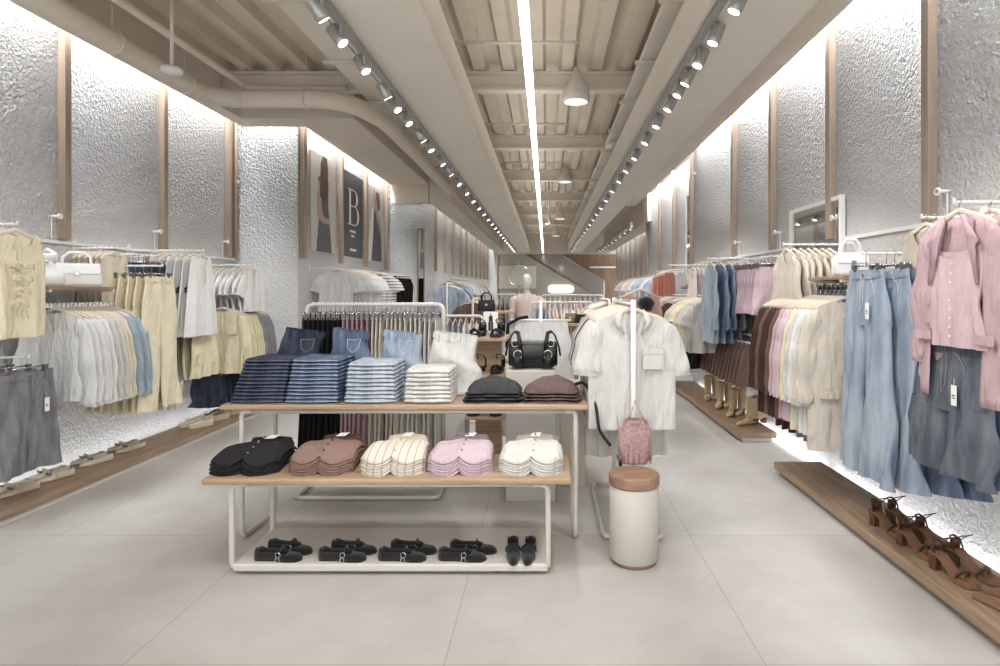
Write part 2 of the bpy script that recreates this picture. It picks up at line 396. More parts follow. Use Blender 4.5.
# spot tracks
def track(name,label,x,z,y0,y1):
    s=thing(name,label,'track',(x,0,z))
    obj('rail',MB().box(-.018,.018,y0,y1,-.01,.03),M['grey_track'],s)
    obj('brackets',MB().box(-.03,.03,y0,y0+.05,.0,.035).box(-.03,.03,8,8.05,0,.035).box(-.03,.03,y1-.05,y1,0,.035),M['grey_track'],s)
track('lighting_track','grey lighting track along the left ceiling beam',-1.17,2.915,0,24)
track('lighting_track','grey lighting track along the right ceiling beam',.93,2.915,0,24)
track('lighting_track','short grey lighting track beyond the right beam near the far right wall',1.95,2.915,14,24)
mb=MB()
for ya in range(14,25,5): mb.tube([(1.95,ya,2.93),(1.95,ya,3.9)],.008,6)
headm=MB().lathe((0,0,0),[(.03,0),(.036,.004),(.038,.02),(.038,.11),(.034,.115)],20).mesh('lamp_head',True)
lensm=MB().lathe((0,0,-.003),[(.030,0),(.030,.004)],18).mesh('lens')
armm=MB().box(-.008,.008,-.044,-.038,.03,.11).box(-.015,.015,-.044,.02,.10,.115).mesh('yoke')
def spot(x,Y,side,label,tilt,yaw,lit=True,group=None):
    s=thing('spotlight',label,'spotlight',(x,Y,2.815),0,group)
    h=obj('lamp_head',headm,M['grey_track'],s); h.rotation_euler=(tilt,0,yaw)
    e=obj('lens',lensm,M['lamp'],h)
    obj('yoke',armm,M['grey_track'],s)
ords=['nearest','second','third','fourth','fifth','sixth','seventh','eighth','ninth','tenth','eleventh','twelfth']
LY=[3.2,3.5,3.95,4.5,4.8,5.2,5.8,6.2,6.9,7.5,8.2,9.0]; RY=[2.6,3.1,3.5,3.85,4.2,4.45,4.8,5.3,5.9,6.6,7.3,8.0]
for i,Y in enumerate(LY): spot(-1.165,Y,-1,'grey cylinder spotlight, %s along the left track'%ords[i],-.5-.2*hash2(i),(1.2+.6*hash2(i,2)) if i%3 else 2.3)
for i,Y in enumerate(RY): spot(.955,Y,1,'grey cylinder spotlight, %s along the right track'%ords[i],.35+.15*hash2(i),(1.2+.6*hash2(i,5)))
for i in range(16):
    spot(-1.165,9.8+.85*i,-1,'small grey spotlight in the distant part of the left track',-.5,1.3,True,'distant left track spotlights')
    spot(.955,8.8+.9*i,1,'small grey spotlight in the distant part of the right track',.4,1.3,True,'distant right track spotlights')
for i in range(9): spot(1.98,14.3+1.0*i,1,'tiny grey spotlight on the short track by the far right wall',.4,1.3,True,'spotlights on the short far right track')
def spotlight_beam(loc,tgt,e,ang=75,bl=.8,rad=.06):
    l=bpy.data.lights.new('spot_beam','SPOT'); l.energy=e; l.spot_size=math.radians(ang); l.spot_blend=bl; l.shadow_soft_size=rad; l.color=(1,.99,.97)
    o=bpy.data.objects.new('spot_beam',l); o.location=loc; d=Vector(tgt)-Vector(loc); o.rotation_euler=d.to_track_quat('-Z','Y').to_euler(); C.objects.link(o)
for (x,Y,tx,ty) in ((-1.25,3.2,-3.3,4.2),(-1.25,5.2,-3.3,5.8),(-1.25,8.2,-2.6,9.5),(-1.25,12,-2,14),(.955,2.6,1.9,3.0),(.955,4.2,1.9,4.4),(.955,6.6,1.9,7),(.955,9,2,11),(-1.25,2.2,-.9,3.4),(.955,2.0,.3,3.4),(.955,5.9,0,7),(-1.25,6.2,-.8,5.0),(.955,12,1,15),(-1.25,16,-.5,19)):
    spotlight_beam((x,Y,2.76),(tx,ty,.9),55)
# ================================================================ GARMENTS
def sm_(t): t=max(0,min(1,t)); return t*t*(3-2*t)
_gc={}
def cached(key, fn):
    if key not in _gc: _gc[key]=fn()
    return _gc[key]
def body_mb(sw=.40,cw=.46,hw=.50,L=.62,slope=.36,nw=.07,nd=.10,vneck=False,th=.036,rip=.024,k=3.0,seed=0,open_=0,top=-.062,strap=False,hemwave=.0,n=56,R=18,waist=None,back=.02,slant=0):
    rn=random.Random(seed); ph=rn.random()*6; ph2=rn.random()*6
    mb=MB(); rings=[]
    for i in range(R+1):
        t=i/R
        if t<.28: w=sw+(cw-sw)*sm_(t/.28)
        else: w=cw+(hw-cw)*((t-.28)/.72)
        if waist: w-= waist*math.exp(-((t-.58)/.16)**2)
        w/=2; d=(.010+(th-.010)*sm_(t*2.2))/2
        ring=[]
        gap=open_*(.35+.65*sm_(t*2.2))*(1-.25*t) if open_ else 0
        for j in range(n+(1 if open_ else 0)):
            if open_:
                a0=math.asin(min(.9,gap/w)); a=-PI/2+a0+(2*PI-2*a0)*j/n
            else: a=-PI/2+2*PI*j/n
            c,s=math.cos(a),math.sin(a)
            x=w*math.copysign(abs(c)**.75,c); y=d*math.copysign(abs(s)**.6,s)
            ax=abs(x)
            zt=top-slope*max(0,ax-nw)-(.03*sm_((ax-sw/2+.03)/.03)*max(0,1-t/.35) if slope else 0)
            if ax<nw:
                q=ax/nw; dd=nd if s<0 else back
                zt-= dd*((1-q) if vneck else (1-q*q)**.7)
            z=zt*(1-t)+(top-L-slant*x+hemwave*math.sin(3*x/w*2+ph))*t
            f=rip*t*(math.sin(k*x/w*3+ph+t*1.5)+.5*math.sin(k*x/w*6.3+ph2))
            f+=rip*.5*math.sin(t*5+ph)*t
            ring.append((x+.35*f,y+f,z))
        rings.append(ring)
    mb.loft(rings,False,False,closed=not open_)
    return mb
def sleeve_mb(side,sw,top,slope,nw,kind,seed=0,th=.05):
    rn=random.Random(seed+side*3); z0=top-slope*(sw/2-nw)-.01; x0=sw/2-.03
    if kind=='short': path=[(x0-.02,z0+.005,.02),(x0+.022,z0-.035,.05),(x0+.08,z0-.13,.075),(x0+.105,z0-.21,.082)]
    elif kind=='elbow': path=[(x0-.02,z0+.005,.02),(x0+.014,z0-.035,.045),(x0+.045,z0-.14,.070),(x0+.062,z0-.26,.075),(x0+.066,z0-.30,.078)]
    elif kind=='puff': path=[(x0-.01,z0+.01,.02),(x0+.03,z0-.02,.06),(x0+.06,z0-.09,.085),(x0+.07,z0-.16,.07),(x0+.07,z0-.19,.05)]
    else: path=[(x0-.02,z0+.008,.018),(x0+.016,z0-.035,.044),(x0+.042,z0-.14,.058),(x0+.066,z0-.3,.06),(x0+.075,z0-.44,.055),(x0+.08,z0-.56,.05),(x0+.08,z0-.585,.049)]
    # resample
    P=[]
    for i in range(len(path)-1):
        for q in range(4):
            t=q/4; P.append(tuple(path[i][c]*(1-t)+path[i+1][c]*t for c in range(3)))
    P.append(path[-1]); rings=[]; ph=rn.random()*6
    for i,(x,z,w) in enumerate(P):
        a=P[max(0,i-1)]; b=P[min(len(P)-1,i+1)]; dx,dz=b[0]-a[0],b[1]-a[1]; l=math.hypot(dx,dz); nx,nz=-dz/l,dx/l
        ring=[]
        for j in range(20):
            an=2*PI*j/20; u=w*math.cos(an)*(1+.05*math.sin(i*1.1+ph+an)); v=th/2*(.35+.45*sm_(i/6))*math.sin(an)+.006*math.sin(i*.8+ph)+.004*math.sin(3*an+i)
            ring.append((side*(x+nx*u),v,z+nz*u))
        rings.append(ring)
    return MB().loft(rings,True,False)
def hanger_meshes(w=.40,clip=False):
    def f():
        mb=MB()
        if not clip:
            pts=[]
            for i in range(15):
                u=-1+2*i/14; pts.append((u*w/2,0,-.046-.074*abs(u)**1.3*(w/.4)+.003*math.cos(u*9)))
            mb.tube(pts,.0085,8,flat=(1.35,.48))
        else:
            mb.tube([(-w/2,0,-.075),(w/2,0,-.075)],.005,8)
        h=MB(); z0=-.052 if not clip else -.075
        h.tube([(0,0,z0-.01),(0,0,-.03)]+[(.012*math.cos(a)-.0,0,-.009+.0115*math.sin(a)) for a in [-PI/2+.1+ (PI*1.45)*i/9 for i in range(10)]],.0019,6)
        c=None
        if clip:
            c=MB()
            for s in (-1,1): c.box(s*w/2*.86-.012,s*w/2*.86+.012,-.012,.012,-.115,-.068)
        return mb.mesh('hanger',True),h.mesh('hook',True),(c.mesh('clip') if c else None)
    return cached(('hg',w,clip),f)
def add_hanger(root,w=.40,clip=False,mat=None):
    a,h,c=hanger_meshes(w,clip)
    ho=obj('hanger',a,mat or (M['steel'] if clip else M['hanger']),root)
    obj('hook',h,M['hook'],ho)
    if c: obj('clips',c,M['clip'],ho)
    return ho
def legs_mb(ww=.36,hip=.44,rise=.27,L=1.02,kw=.22,hw=.26,th=.042,seed=0,top=-.10,rip=.014,part=None,flare=0,pleat=0):
    rn=random.Random(seed); ph=rn.random()*6; mb=MB(); rings=[]; n=40
    for i in range(9):
        t=i/8; w=(ww+(hip-ww)*sm_(t*1.2))/2; d=(.014+(th-.014)*sm_(t*1.3))/2
        ring=[]
        for j in range(n):
            a=2*PI*j/n; c,s=math.cos(a),math.sin(a)
            x=w*math.copysign(abs(c)**.7,c); y=d*math.copysign(abs(s)**.6,s)
            f=rip*.5*math.sin(x*40+ph)*t + pleat*t*math.sin(x*95+ph)
            ring.append((x,y+f,top-rise*t-(.012*(1-(x/w)**2)*(1-t) if s<0 else 0)))
        rings.append(ring)
    if part in (None,0): mb.loft(rings,False,False)
    for s in ((-1,1) if part is None else ((part,) if part else ())):
        rings=[]; R=16 if L>.7 else 9
        for i in range(R+1):
            t=i/R; z=top-rise*.9-(L-rise*.9)*t
            w0=hip/4+.002; w=(w0+(kw/2-w0)*sm_(t*2)) if t<.5 else (kw/2+(hw/2-kw/2)*(t-.5)*2)
            cx=s*((hip/4-.001)+flare*t+ (w-w0)*.35)
            ring=[]
            for j in range(24):
                a=2*PI*j/24; c,q=math.cos(a),math.sin(a)
                x=cx+w*math.copysign(abs(c)**.75,c); y=th/2*math.copysign(abs(q)**.65,q)*(1-.0*t)
                f=rip*(math.sin(x*26+ph+t*4+s)+.5*math.sin(x*60+t*9))*min(1,t*3)*(.5+t)
                f+=.010*(1-abs((x-cx)/w))*(-1 if q<0 else .4)*sm_(t*2)
                ring.append((x+f*.3,y+f,z+.006*math.sin(x*20+ph)*t))
            rings.append(ring)
        mb.loft(rings,False,False)
    return mb
def denim_details(root,ww,hip,rise,top,th,mat,stitch,L,tagcard=True):
    # waistband, fly, pockets, side stitching: raised pieces on the front and a swing tag
    d=.009
    mb=MB(); rings=[]
    for z in (top+.003,top-.036):
        rings.append([((ww/2+.002)*math.copysign(abs(math.cos(a))**.7,math.cos(a)),(.010 if math.sin(a)>0 else .014)*math.copysign(abs(math.sin(a))**.6,math.sin(a)),z-(.012*(1-(math.cos(a))**2) if math.sin(a)<0 else 0)) for a in [2*PI*k/36 for k in range(36)]])
    mb.loft(rings,False,False); obj('waistband',mb,mat,root,True)
    mb=MB(); y=-th/2-.003
    for s in (-1,1):
        mb.tube([(s*(.075+.075*math.sin(a)),y+.012*math.cos(a)**2*.0-(-.006 if a<.4 else 0),top-.04-.085*(1-math.cos(a))*1.0) for a in [i*PI/2/8 for i in range(9)]],.0013,5)
        pass
    mb.tube([(.0,y+.004,top-.04),(.0,y-.001,top-rise*.75)],.0012,5)
    mb.tube([(.03,y+.004,top-.04),(.028,y-.001,top-rise*.6),(.0,y-.001,top-rise*.75)],.0011,5)
    obj('stitching',mb,stitch,root)
    mb=MB()
    for x in (-.12,-.06,.06,.12): mb.box(x-.006,x+.006,-.019,-.012,top-.04,top+.006)
    obj('belt_loops',mb,mat,root)
    obj('button',MB().cyl((0,-.021,top-.026),.008,.005,14,axis=1),M['steel'],root)
    if tagcard: swing_tag(root,.10,y-.01,top-.17)
def swing_tag(root,x,y,z,w=.035,h=.085):
    t=obj('price_tag',MB().box(x-w/2,x+w/2,y-.0015,y,z-h,z),M['tagm'],root)
    obj('print',MB().box(x-w/2+.006,x+w/2-.012,y-.0022,y-.0015,z-h*.55,z-h*.48).box(x-w/2+.006,x+w/2-.008,y-.0022,y-.0015,z-h*.66,z-h*.62),M['ink'],t)
    obj('string',MB().tube([(x,y,z),(x-.005,y+.004,z+.03)],.0008,4),M['tagm'],t)

SW={'top':('t_shirt','top')}
def G(kind, name, label, cat, loc, rz, mat, group=None, seed=0, detail=0, hanger=True, **kw):
    """one hanging garment with its hanger; origin at the top of the rail"""
    r=thing(name,label,cat,loc,rz,group); seed=seed%4
    key=(kind,seed,tuple(sorted(kw.items(),key=str)))
    if kind in ('top','skirt','jacket'):
        bk=dict(kw); sl=bk.pop('sleeve',None); bk.pop('w',None)
        base=dict(sw=.40,slope=.36,nw=.07,top=-.062); base.update({q:bk[q] for q in base if q in bk})
        if kind=='skirt': bk.update(top=bk.get('top',-.10),slope=0,nw=.0001,nd=0,back=0)
        obj('garment_body' if kind!='skirt' else 'skirt_body', cached(key+('b',),lambda: body_mb(seed=seed,**bk).mesh('garment_body',True)),mat,r)
        if sl:
            for s in (-1,1):
                obj('sleeve', cached(key+('s',s),lambda: sleeve_mb(s,base['sw'],base['top'],base['slope'],base['nw'],sl,seed).mesh('sleeve',True)),mat,r)
        if hanger:
            if kind=='skirt': add_hanger(r,.26,True)
            else: add_hanger(r,min(.42,base['sw']+.0))
    elif kind=='legs':
        obj('waist_panel',cached(key+('l',0),lambda: legs_mb(seed=seed,part=0,**kw).mesh('waist_panel',True)),mat,r)
        for s in (-1,1): obj('trouser_leg',cached(key+('l',s),lambda: legs_mb(seed=seed,part=s,**kw).mesh('trouser_leg',True)),mat,r)
        if hanger: add_hanger(r,.30,True)
    return r
W_=M['white']
def wall_rail(label,xw,x,y0,y1,z,side):
    """rail parallel to the wall, carried by two arms from the wall"""
    s=thing('wall_rail',label,'clothes rail',(x,(y0+y1)/2,z))
    obj('bar',MB().tube([(0,y0-(y0+y1)/2-.05,-.006),(0,y1-(y0+y1)/2+.05,-.006)],.0075,8),W_,s)
    mb=MB()
    for y in (y0,y1): 
        yy=y-(y0+y1)/2; mb.tube([(xw-x,yy,-.006),(0,yy,-.006)],.0075,8); mb.box(xw-x-.006,xw-x+.006,yy-.02,yy+.02,-.05,.04)
    obj('bracket',mb,W_,s); return s
def wall_arm(label,xw,x,y,z):
    s=thing('hanging_rail',label,'clothes rail',(x,y,z))
    obj('bar',MB().tube([(xw-x,0,-.006),(0,0,-.006),(-.0,0,.012)],.0075,8),W_,s)
    obj('wall_plate',MB().box(xw-x-.008 if xw>x else xw-x,xw-x if xw>x else xw-x+.008,-.02,.02,-.06,.05),W_,s); return s
def peg(x,y,z,side,label,group=None):
    s=thing('wall_peg',label,'peg',(x,y,z),0,group)
    obj('stem',MB().tube([(0,0,0),(-side*.07,0,0)],.010,10),W_,s,True)
    obj('disc',MB().cyl((-side*.07-.0,0,0),.022,.012,16,axis=0),W_,s,False)
    obj('rear_rod',MB().tube([(-side*.012,0,0),(-side*.012,0,-.16)],.005,6),W_,s)
# horizontal rails fixed on the walls
s=thing('wall_bar','long thin white bar running along the left wall above the clothes','bar',(-3.68,0,1.76))
obj('bar',MB().box(-.012,.012,YF,7.2,-.012,.012),W_,s)
s=thing('wall_bar','long thin white bar running along the right wall above the clothes','bar',(2.155,0,1.77))
obj('bar',MB().box(-.012,.012,YF,8.9,-.012,.012),W_,s)
for y,q in ((4.55,'by the nearest left batten'),(5.74,'by the second left batten'),(6.95,'by the third left batten')): peg(-3.70,y,1.95,-1,'white wall peg '+q)
for y,q in ((3.28,'beside the nearest right batten'),(4.5,'beside the second right batten'),(5.62,'beside the third right batten'),(6.8,'beside the fourth right batten')): peg(2.17,y,1.93,1,'white wall peg '+q)

NUM=['first','second','third','fourth','fifth','sixth','seventh','eighth','ninth','tenth','eleventh','twelfth','thirteenth','fourteenth']
def run(kind,name,cat,n,p0,p1,rz,mats,labels,group,jit=.05,skipfirst=0,**kw):
    """n garments between p0 and p1 on one rail. mats/labels may be lists per garment."""
    out=[]
    for i in range(n):
        t=i/(n-1) if n>1 else 0
        loc=tuple(p0[c]*(1-t)+p1[c]*t for c in range(3))
        m=mats[i] if isinstance(mats,list) else mats
        lb=labels[i] if isinstance(labels,list) else labels
        rr=rz+(random.random()-.5)*2*jit
        out.append(G(kind,name,lb,cat,loc,rr,m,group if (not isinstance(labels,list) or labels.count(lb)>1) else None,seed=(0 if i==0 else 1+i//4)+int(abs(p0[1])*7),**kw))
    return out
def fronted(front, rest, n): return [front]+[rest]*(n-1)

cream=cloth((240,222,168)); pyel=cloth((238,218,170)); pale=cloth((230,212,178)); wht=cloth((228,227,223),.05); offw=cloth((212,206,194),.06); beige=cloth((216,198,174)); sand=cloth((204,182,156))
black=cloth((34,34,36)); grey=cloth((142,142,146)); dgrey=cloth((70,70,76)); navy=cloth((56,58,72)); brown=cloth((116,74,58)); dbrown=cloth((84,52,40)); pink=cloth((206,156,164)); lpink=cloth((222,178,192)); rose=cloth((190,132,142)); coral=cloth((224,112,84)); lblue=cloth((150,176,194)); pblue=cloth((172,190,214))
dlight=denim((168,186,208),(136,158,186)); dmid=denim((106,130,166),(84,106,142)); ddark=denim((62,74,104),(46,56,84)); dgry=denim((140,140,146),(116,116,124)); dblue=denim((128,152,188),(96,122,162)); dvl=denim((196,204,214),(170,182,198)); dwhite=denim((226,224,216),(208,206,198))
stitch=surf('white_stitching',(214,214,210),.8); gold=surf('tan_stitching',(168,148,118),.8)
L90=PI/2; R90=-PI/2

# ---- LEFT WALL
# L1 cream tops with looped ties
wall_arm('white display rail holding the cream tie-front tops',-3.7,-3.12,3.60,1.795)
ts=run('top','tank_top','top',7,(-3.13,3.60,1.80),(-3.50,3.60,1.80),L90,cream,fronted('cream sleeveless top with looped ties on its front, nearest on the left wall','cream sleeveless top hanging behind the one with looped ties',7),'cream sleeveless tops behind the tie-front one',sw=.36,cw=.42,hw=.41,L=.62,nw=.13,nd=.11,slope=.22,k=2)
mb=MB()
for i in range(4):
    z=-.26-.075*i; q=.075-.012*i
    for s in (-1,1):
        mb.tube([(0,-.045,z),(s*q*.5,-.05,z+.022),(s*q,-.045,z+.012),(s*q*1.05,-.045,z-.015),(s*q*.5,-.05,z-.012),(0,-.045,z-.002)],.0045,6)
mb.tube([(0,-.045,-.48),(-.04,-.045,-.56)],.004,6).tube([(0,-.045,-.48),(.035,-.045,-.57)],.004,6)
obj('tie_bows',mb,cream,ts[0],True)
wall_arm('white display rail holding the grey denim shorts',-3.7,-3.12,3.68,1.0)
ts=run('legs','denim_shorts','shorts',4,(-3.13,3.68,1.005),(-3.45,3.68,1.005),L90,dgry,fronted('long grey denim shorts with a white tag, lower left edge of the photo','long grey denim shorts hanging behind the tagged pair',4),'grey denim shorts behind the tagged pair',ww=.38,hip=.44,rise=.27,L=.60,kw=.24,hw=.25,jit=.03)
denim_details(ts[0],.38,.44,.27,-.10,.05,dgry,surf('dark_stitch',(90,90,96),.8),.6)
# L2 shelf
def shelf(label,x0,x1,y0,y1,z,side,bags=()):
    s=thing('wall_shelf',label,'shelf',((x0+x1)/2,(y0+y1)/2,z))
    cx,cy=(x0+x1)/2,(y0+y1)/2
    obj('board',MB().box(x0-cx,x1-cx,y0-cy,y1-cy,-.022,0),M['oak_y'],s,bevel=.003)
    xw=x0 if side<0 else x1
    obj('frame',MB().box(x0-cx,x1-cx,y0-cy+.02,y0-cy+.035,-.038,-.022).box(x0-cx,x1-cx,y1-cy-.035,y1-cy-.02,-.038,-.022),W_,s)
    return s
shelf('pale wooden wall shelf holding the white handbags on the left wall',-3.69,-3.25,3.98,4.62,1.425,-1)
def notched_rail(label,xw,x,y0,y1,z):
    s=thing('notched_rail',label,'clothes rail',(x,y0,z))
    obj('bar',MB().box(-.012,.012,0,y1-y0,-.030,0),W_,s)
    mb=MB(); n=int((y1-y0)/.035)
    for i in range(n): mb.box(-.015,.015,.02+.035*i,.026+.035*i,-.026,.003)
    obj('notches',mb,M['steel'],s)
    mb=MB()
    for y in (.02,y1-y0-.04): mb.box(min(xw-x,0),max(xw-x,0),y,y+.02,-.03,-.01)
    obj('bracket',mb,W_,s)
notched_rail('white notched rail under the left shelf of white handbags',-3.7,-3.33,3.98,4.74,1.31)
lb=['white blouse with a row of small buttons, front of the rail under the white handbags']+['white blouse behind the front one under the white handbags']*4+['beige blouse in the middle of the rail under the white handbags']*4+['pale blue ruffled blouse on the rail under the white handbags']*4
ts=run('top','blouse','blouse',13,(-3.30,4.10,1.32),(-3.33,4.72,1.31),0,[wht]*5+[offw]*2+[pale]*2+[lblue]*4,lb,'blouses under the white handbags',sw=.38,cw=.44,hw=.50,L=.60,nw=.06,nd=.14,vneck=True,rip=.018,sleeve='long',k=3,jit=.06)
for t,l in zip(ts,lb): t['group']=l.split(' ')[0]+' blouses under the handbags' if l!=lb[0] else 'front blouse'
del ts[0]['group']
obj('buttons',(lambda mb:[mb.cyl((0,-.042,-.25-.045*i),.004,.004,8,axis=1) for i in range(8)] and mb)(MB()),M['tagm'],ts[0])
# L3 tops and yellow trousers
wall_arm('white display rail holding the ivory knit tops above the cream trousers',-3.7,-3.36,4.78,1.735)
run('top','blouse','top',6,(-3.38,4.78,1.74),(-3.60,4.78,1.74),L90,pale,'ivory top with black print on the arm beside the shelf of white handbags','ivory tops beside the left shelf',sw=.28,cw=.30,hw=.32,L=.56,nw=.07,nd=.07)
wall_arm('white display rail holding the cream trousers on the left wall',-3.7,-3.08,4.90,1.60)
ts=run('legs','trousers','trousers',7,(-3.10,4.90,1.605),(-3.50,4.90,1.605),L90,pyel,fronted('long cream yellow trousers, front pair facing the aisle','cream yellow trousers behind the front pair on the left wall',7),'cream trousers behind the front pair',ww=.36,hip=.44,rise=.28,L=1.05,kw=.215,hw=.25,flare=.02,jit=.04)
denim_details(ts[0],.36,.44,.28,-.10,.05,pyel,sand,1,False)
wall_rail('white wall rail carrying small dark denim shorts above the cream trousers',-3.7,-3.42,5.05,5.45,1.70,-1)
run('legs','denim_shorts','shorts',7,(-3.42,5.05,1.705),(-3.42,5.45,1.705),.0,ddark,'dark denim shorts hanging high between the cream trousers and white tank tops','dark denim shorts high on left wall',ww=.32,hip=.36,rise=.2,L=.30,kw=.18,hw=.2)
# L4 white tank tops
wall_arm('white display rail holding the long white tank tops',-3.7,-3.03,5.40,1.755)
ts=run('top','tank_top','top',7,(-3.05,5.40,1.76),(-3.48,5.40,1.76),L90,wht,fronted('long flared white tank top, front of its arm on the left wall','white tank top with a dark flower, behind the long flared one',7),'white tank tops with dark flowers',sw=.32,cw=.36,hw=.52,L=.70,nw=.09,nd=.12,slope=.25,waist=0,rip=.014,k=2)
for t in ts[1:]:
    mb=MB()
    for q in range(5):
        a=2*PI*q/5; mb.lathe((-.15+.022*math.cos(a),-.035,-.36+.022*math.sin(a)),[(.002,-.012),(.014,-.006),(.016,0),(.012,.008),(.002,.012)],8)
    obj('flower',mb,black,t,True)
obj('button_placket',MB().box(-.006,.006,-.036,-.03,-.30,-.17),sand,ts[0])
wall_arm('short white display rail holding the charcoal shorts',-3.7,-3.25,5.22,1.10)
run('legs','shorts','shorts',3,(-3.28,5.22,1.105),(-3.5,5.22,1.105),L90,dgrey,'charcoal trousers cut short, hanging under the white tank tops','charcoal shorts under white tanks',ww=.32,hip=.38,rise=.22,L=.42,kw=.19,hw=.19)
wall_arm('white display rail holding the cream cargo skirts',-3.7,-3.12,5.60,1.12)
ts=run('skirt','cargo_skirt','skirt',5,(-3.14,5.60,1.125),(-3.46,5.60,1.125),L90,cream,fronted('cream cargo skirt with flap pockets under the white tank tops','cream skirt behind the cargo skirt with flap pockets',5),'cream skirts behind cargo one',sw=.32,cw=.38,hw=.42,L=.42)
for s in (-1,1): obj('flap_pocket',MB().box(s*.1-.045,s*.1+.045,-.045,-.025,-.40,-.30),cream,ts[0],bevel=.004)
# hung sandals
wall_arm('low white display rail carrying hanging sandals',-3.7,-3.12,5.22,.60)
# L5
shelf('small brown wall shelf holding a white bag, far end of the left wall',-3.69,-3.27,5.78,6.35,1.40,-1)
notched_rail('white notched rail under the small far shelf of the left wall',-3.7,-3.35,5.8,6.6,1.27)
wall_arm('white display rail with white shirts at the far end of the left wall',-3.7,-2.98,6.25,1.66)
ts=run('top','shirt','shirt',9,(-3.0,6.25,1.665),(-3.48,6.25,1.665),L90,wht,fronted('white shirt with dark cuffs, front of the farthest upper arm on the left wall','white shirt in the fan at the far end of the left wall',9),'white shirts at far left',sw=.38,cw=.42,hw=.42,L=.42,nw=.05,nd=.08,vneck=True,sleeve='short')
lb=['cream yellow jacket with chest pockets, front of the far lower rail']+['cream yellow jacket behind the pocketed one on the far lower rail']*5+['grey blue shirt at the far end of the lower left rail']*6
ts=run('jacket','jacket','jacket',12,(-3.16,5.95,1.27),(-3.30,6.8,1.25),0,[cream]*6+[grey]*6,lb,'g',sw=.40,cw=.46,hw=.46,L=.62,nw=.05,nd=.05,sleeve='long',jit=.05)
for t,l in zip(ts[1:],lb[1:]): t['group']='cream jackets far left' if 'cream' in l else 'grey shirts far left'
mb=MB()
for s in (-1,1): mb.box(s*.11-.05,s*.11+.05,-.04,-.02,-.30,-.22)
obj('chest_pockets',mb,cream,ts[0],bevel=.004)
wall_rail('low white wall rail carrying dark jeans at the far left',-3.7,-3.32,6.0,6.6,.66,-1)
run('legs','denim_shorts','shorts',7,(-3.32,6.0,.665),(-3.32,6.6,.665),0,ddark,'dark blue denim shorts hanging low at the far end of the left wall','low dark denim shorts far left',ww=.32,hip=.36,rise=.2,L=.32,kw=.18,hw=.19)
# poster wall clothes
wall_rail('white wall rail of white tops below the posters',-2.95,-2.62,7.6,10.6,1.68,-1)
Y0=7.9
lb=['white t-shirt with a dark vertical print below the black B poster' if i==8 else 'white t-shirt hanging below the posters' for i in range(12)]
ts=run('top','t_shirt','t-shirt',12,(-2.62,7.65,1.70),(-2.62,8.9,1.70),.0,wht,lb,'white t-shirts below the posters',sw=.38,cw=.42,hw=.42,L=.55,nw=.07,nd=.05,sleeve='short')
obj('print',MB().box(-.02,.02,-.04,-.03,-.34,-.2),dgrey,ts[8])
strp=stripes('navy_stripes',(230,229,226),(60,60,72),22,2,.25)
ts=run('top','striped_t_shirt','t-shirt',3,(-2.50,9.1,1.70),(-2.52,9.4,1.70),0,strp,'white t-shirt with navy stripes between the white and black tops','striped t-shirts',sw=.38,cw=.42,hw=.42,L=.52,nw=.07,nd=.05,sleeve='short')
run('top','tank_top','top',7,(-2.50,9.7,1.70),(-2.50,10.6,1.70),0,black,'black sleeveless top at the far end of the rail below the posters','black tops below the posters',sw=.32,cw=.40,hw=.42,L=.50,nw=.09,nd=.1)

# ---- RIGHT WALL
wall_arm('white display rail holding the pink blazers, nearest on the right wall',2.17,1.72,2.57,1.775)
bl=[]
for i,(x,lab) in enumerate(((1.74,'dusty pink open blazer over a pink camisole, nearest on the right wall'),(1.87,'dusty pink blazer hanging directly behind the front blazer'),(1.93,'dusty pink blazer third from the aisle'),(1.98,'dusty pink blazer fourth from the aisle'),(2.03,'dusty pink blazer closest to the right wall'))):
    b=G('jacket','blazer',lab,'blazer',(x,2.57,1.78),R90+(.0 if i else .03),pink,seed=i,sw=.42,cw=.50,hw=.56,L=.78,nw=.045,nd=.02,slope=.32,open_=(.15 if i==0 else .10),sleeve='long',rip=.010,k=1.6)
    bl.append(b)
    for ch in b.children:
        if ch.name.startswith('garment_body'): so=ch.modifiers.new('thickness','SOLIDIFY'); so.thickness=.004
b=bl[0]
mb=MB()
for s in (-1,1):
    mb.loft([[(s*x1,-.030,z),(s*x2,-.036,z),(s*x2,-.030,z),(s*x1,-.024,z)] for z,x1,x2 in ((-.068,.045,.075),(-.15,.075,.13),(-.18,.085,.155),(-.20,.09,.135),(-.36,.135,.15))])
obj('lapels',mb,pink,b,True)
mb=MB()
for s in (-1,1): mb.box(s*.18-.055,s*.18+.055,-.040,-.030,-.60,-.56)
obj('pocket_flaps',mb,pink,b,bevel=.003)
obj('button',MB().cyl((-.15,-.040,-.45),.011,.005,14,axis=1).cyl((-.15,-.040,-.53),.011,.005,14,axis=1),rose,b)
cm=obj('camisole',body_mb(sw=.28,cw=.31,hw=.38,L=.42,top=-.20,slope=.0,nw=.13,nd=.05,waist=.05,th=.035,rip=.010,seed=3),cloth((222,172,180)),b,True); cm.location=(0,-.012,0)
obj('straps',MB().tube([(-.11,-.015,-.215),(-.10,-.01,-.08)],.006,6).tube([(.11,-.015,-.215),(.10,-.01,-.08)],.006,6),pink,cm)
mb=MB()
for i in range(9): mb.cyl((0,-.024-.002*min(i,4),-.27-.038*i),.0045,.004,8,axis=1)
obj('camisole_buttons',mb,M['tagm'],cm)
wall_arm('white display rail holding the blue denim bermuda shorts',2.17,1.72,2.66,1.24)
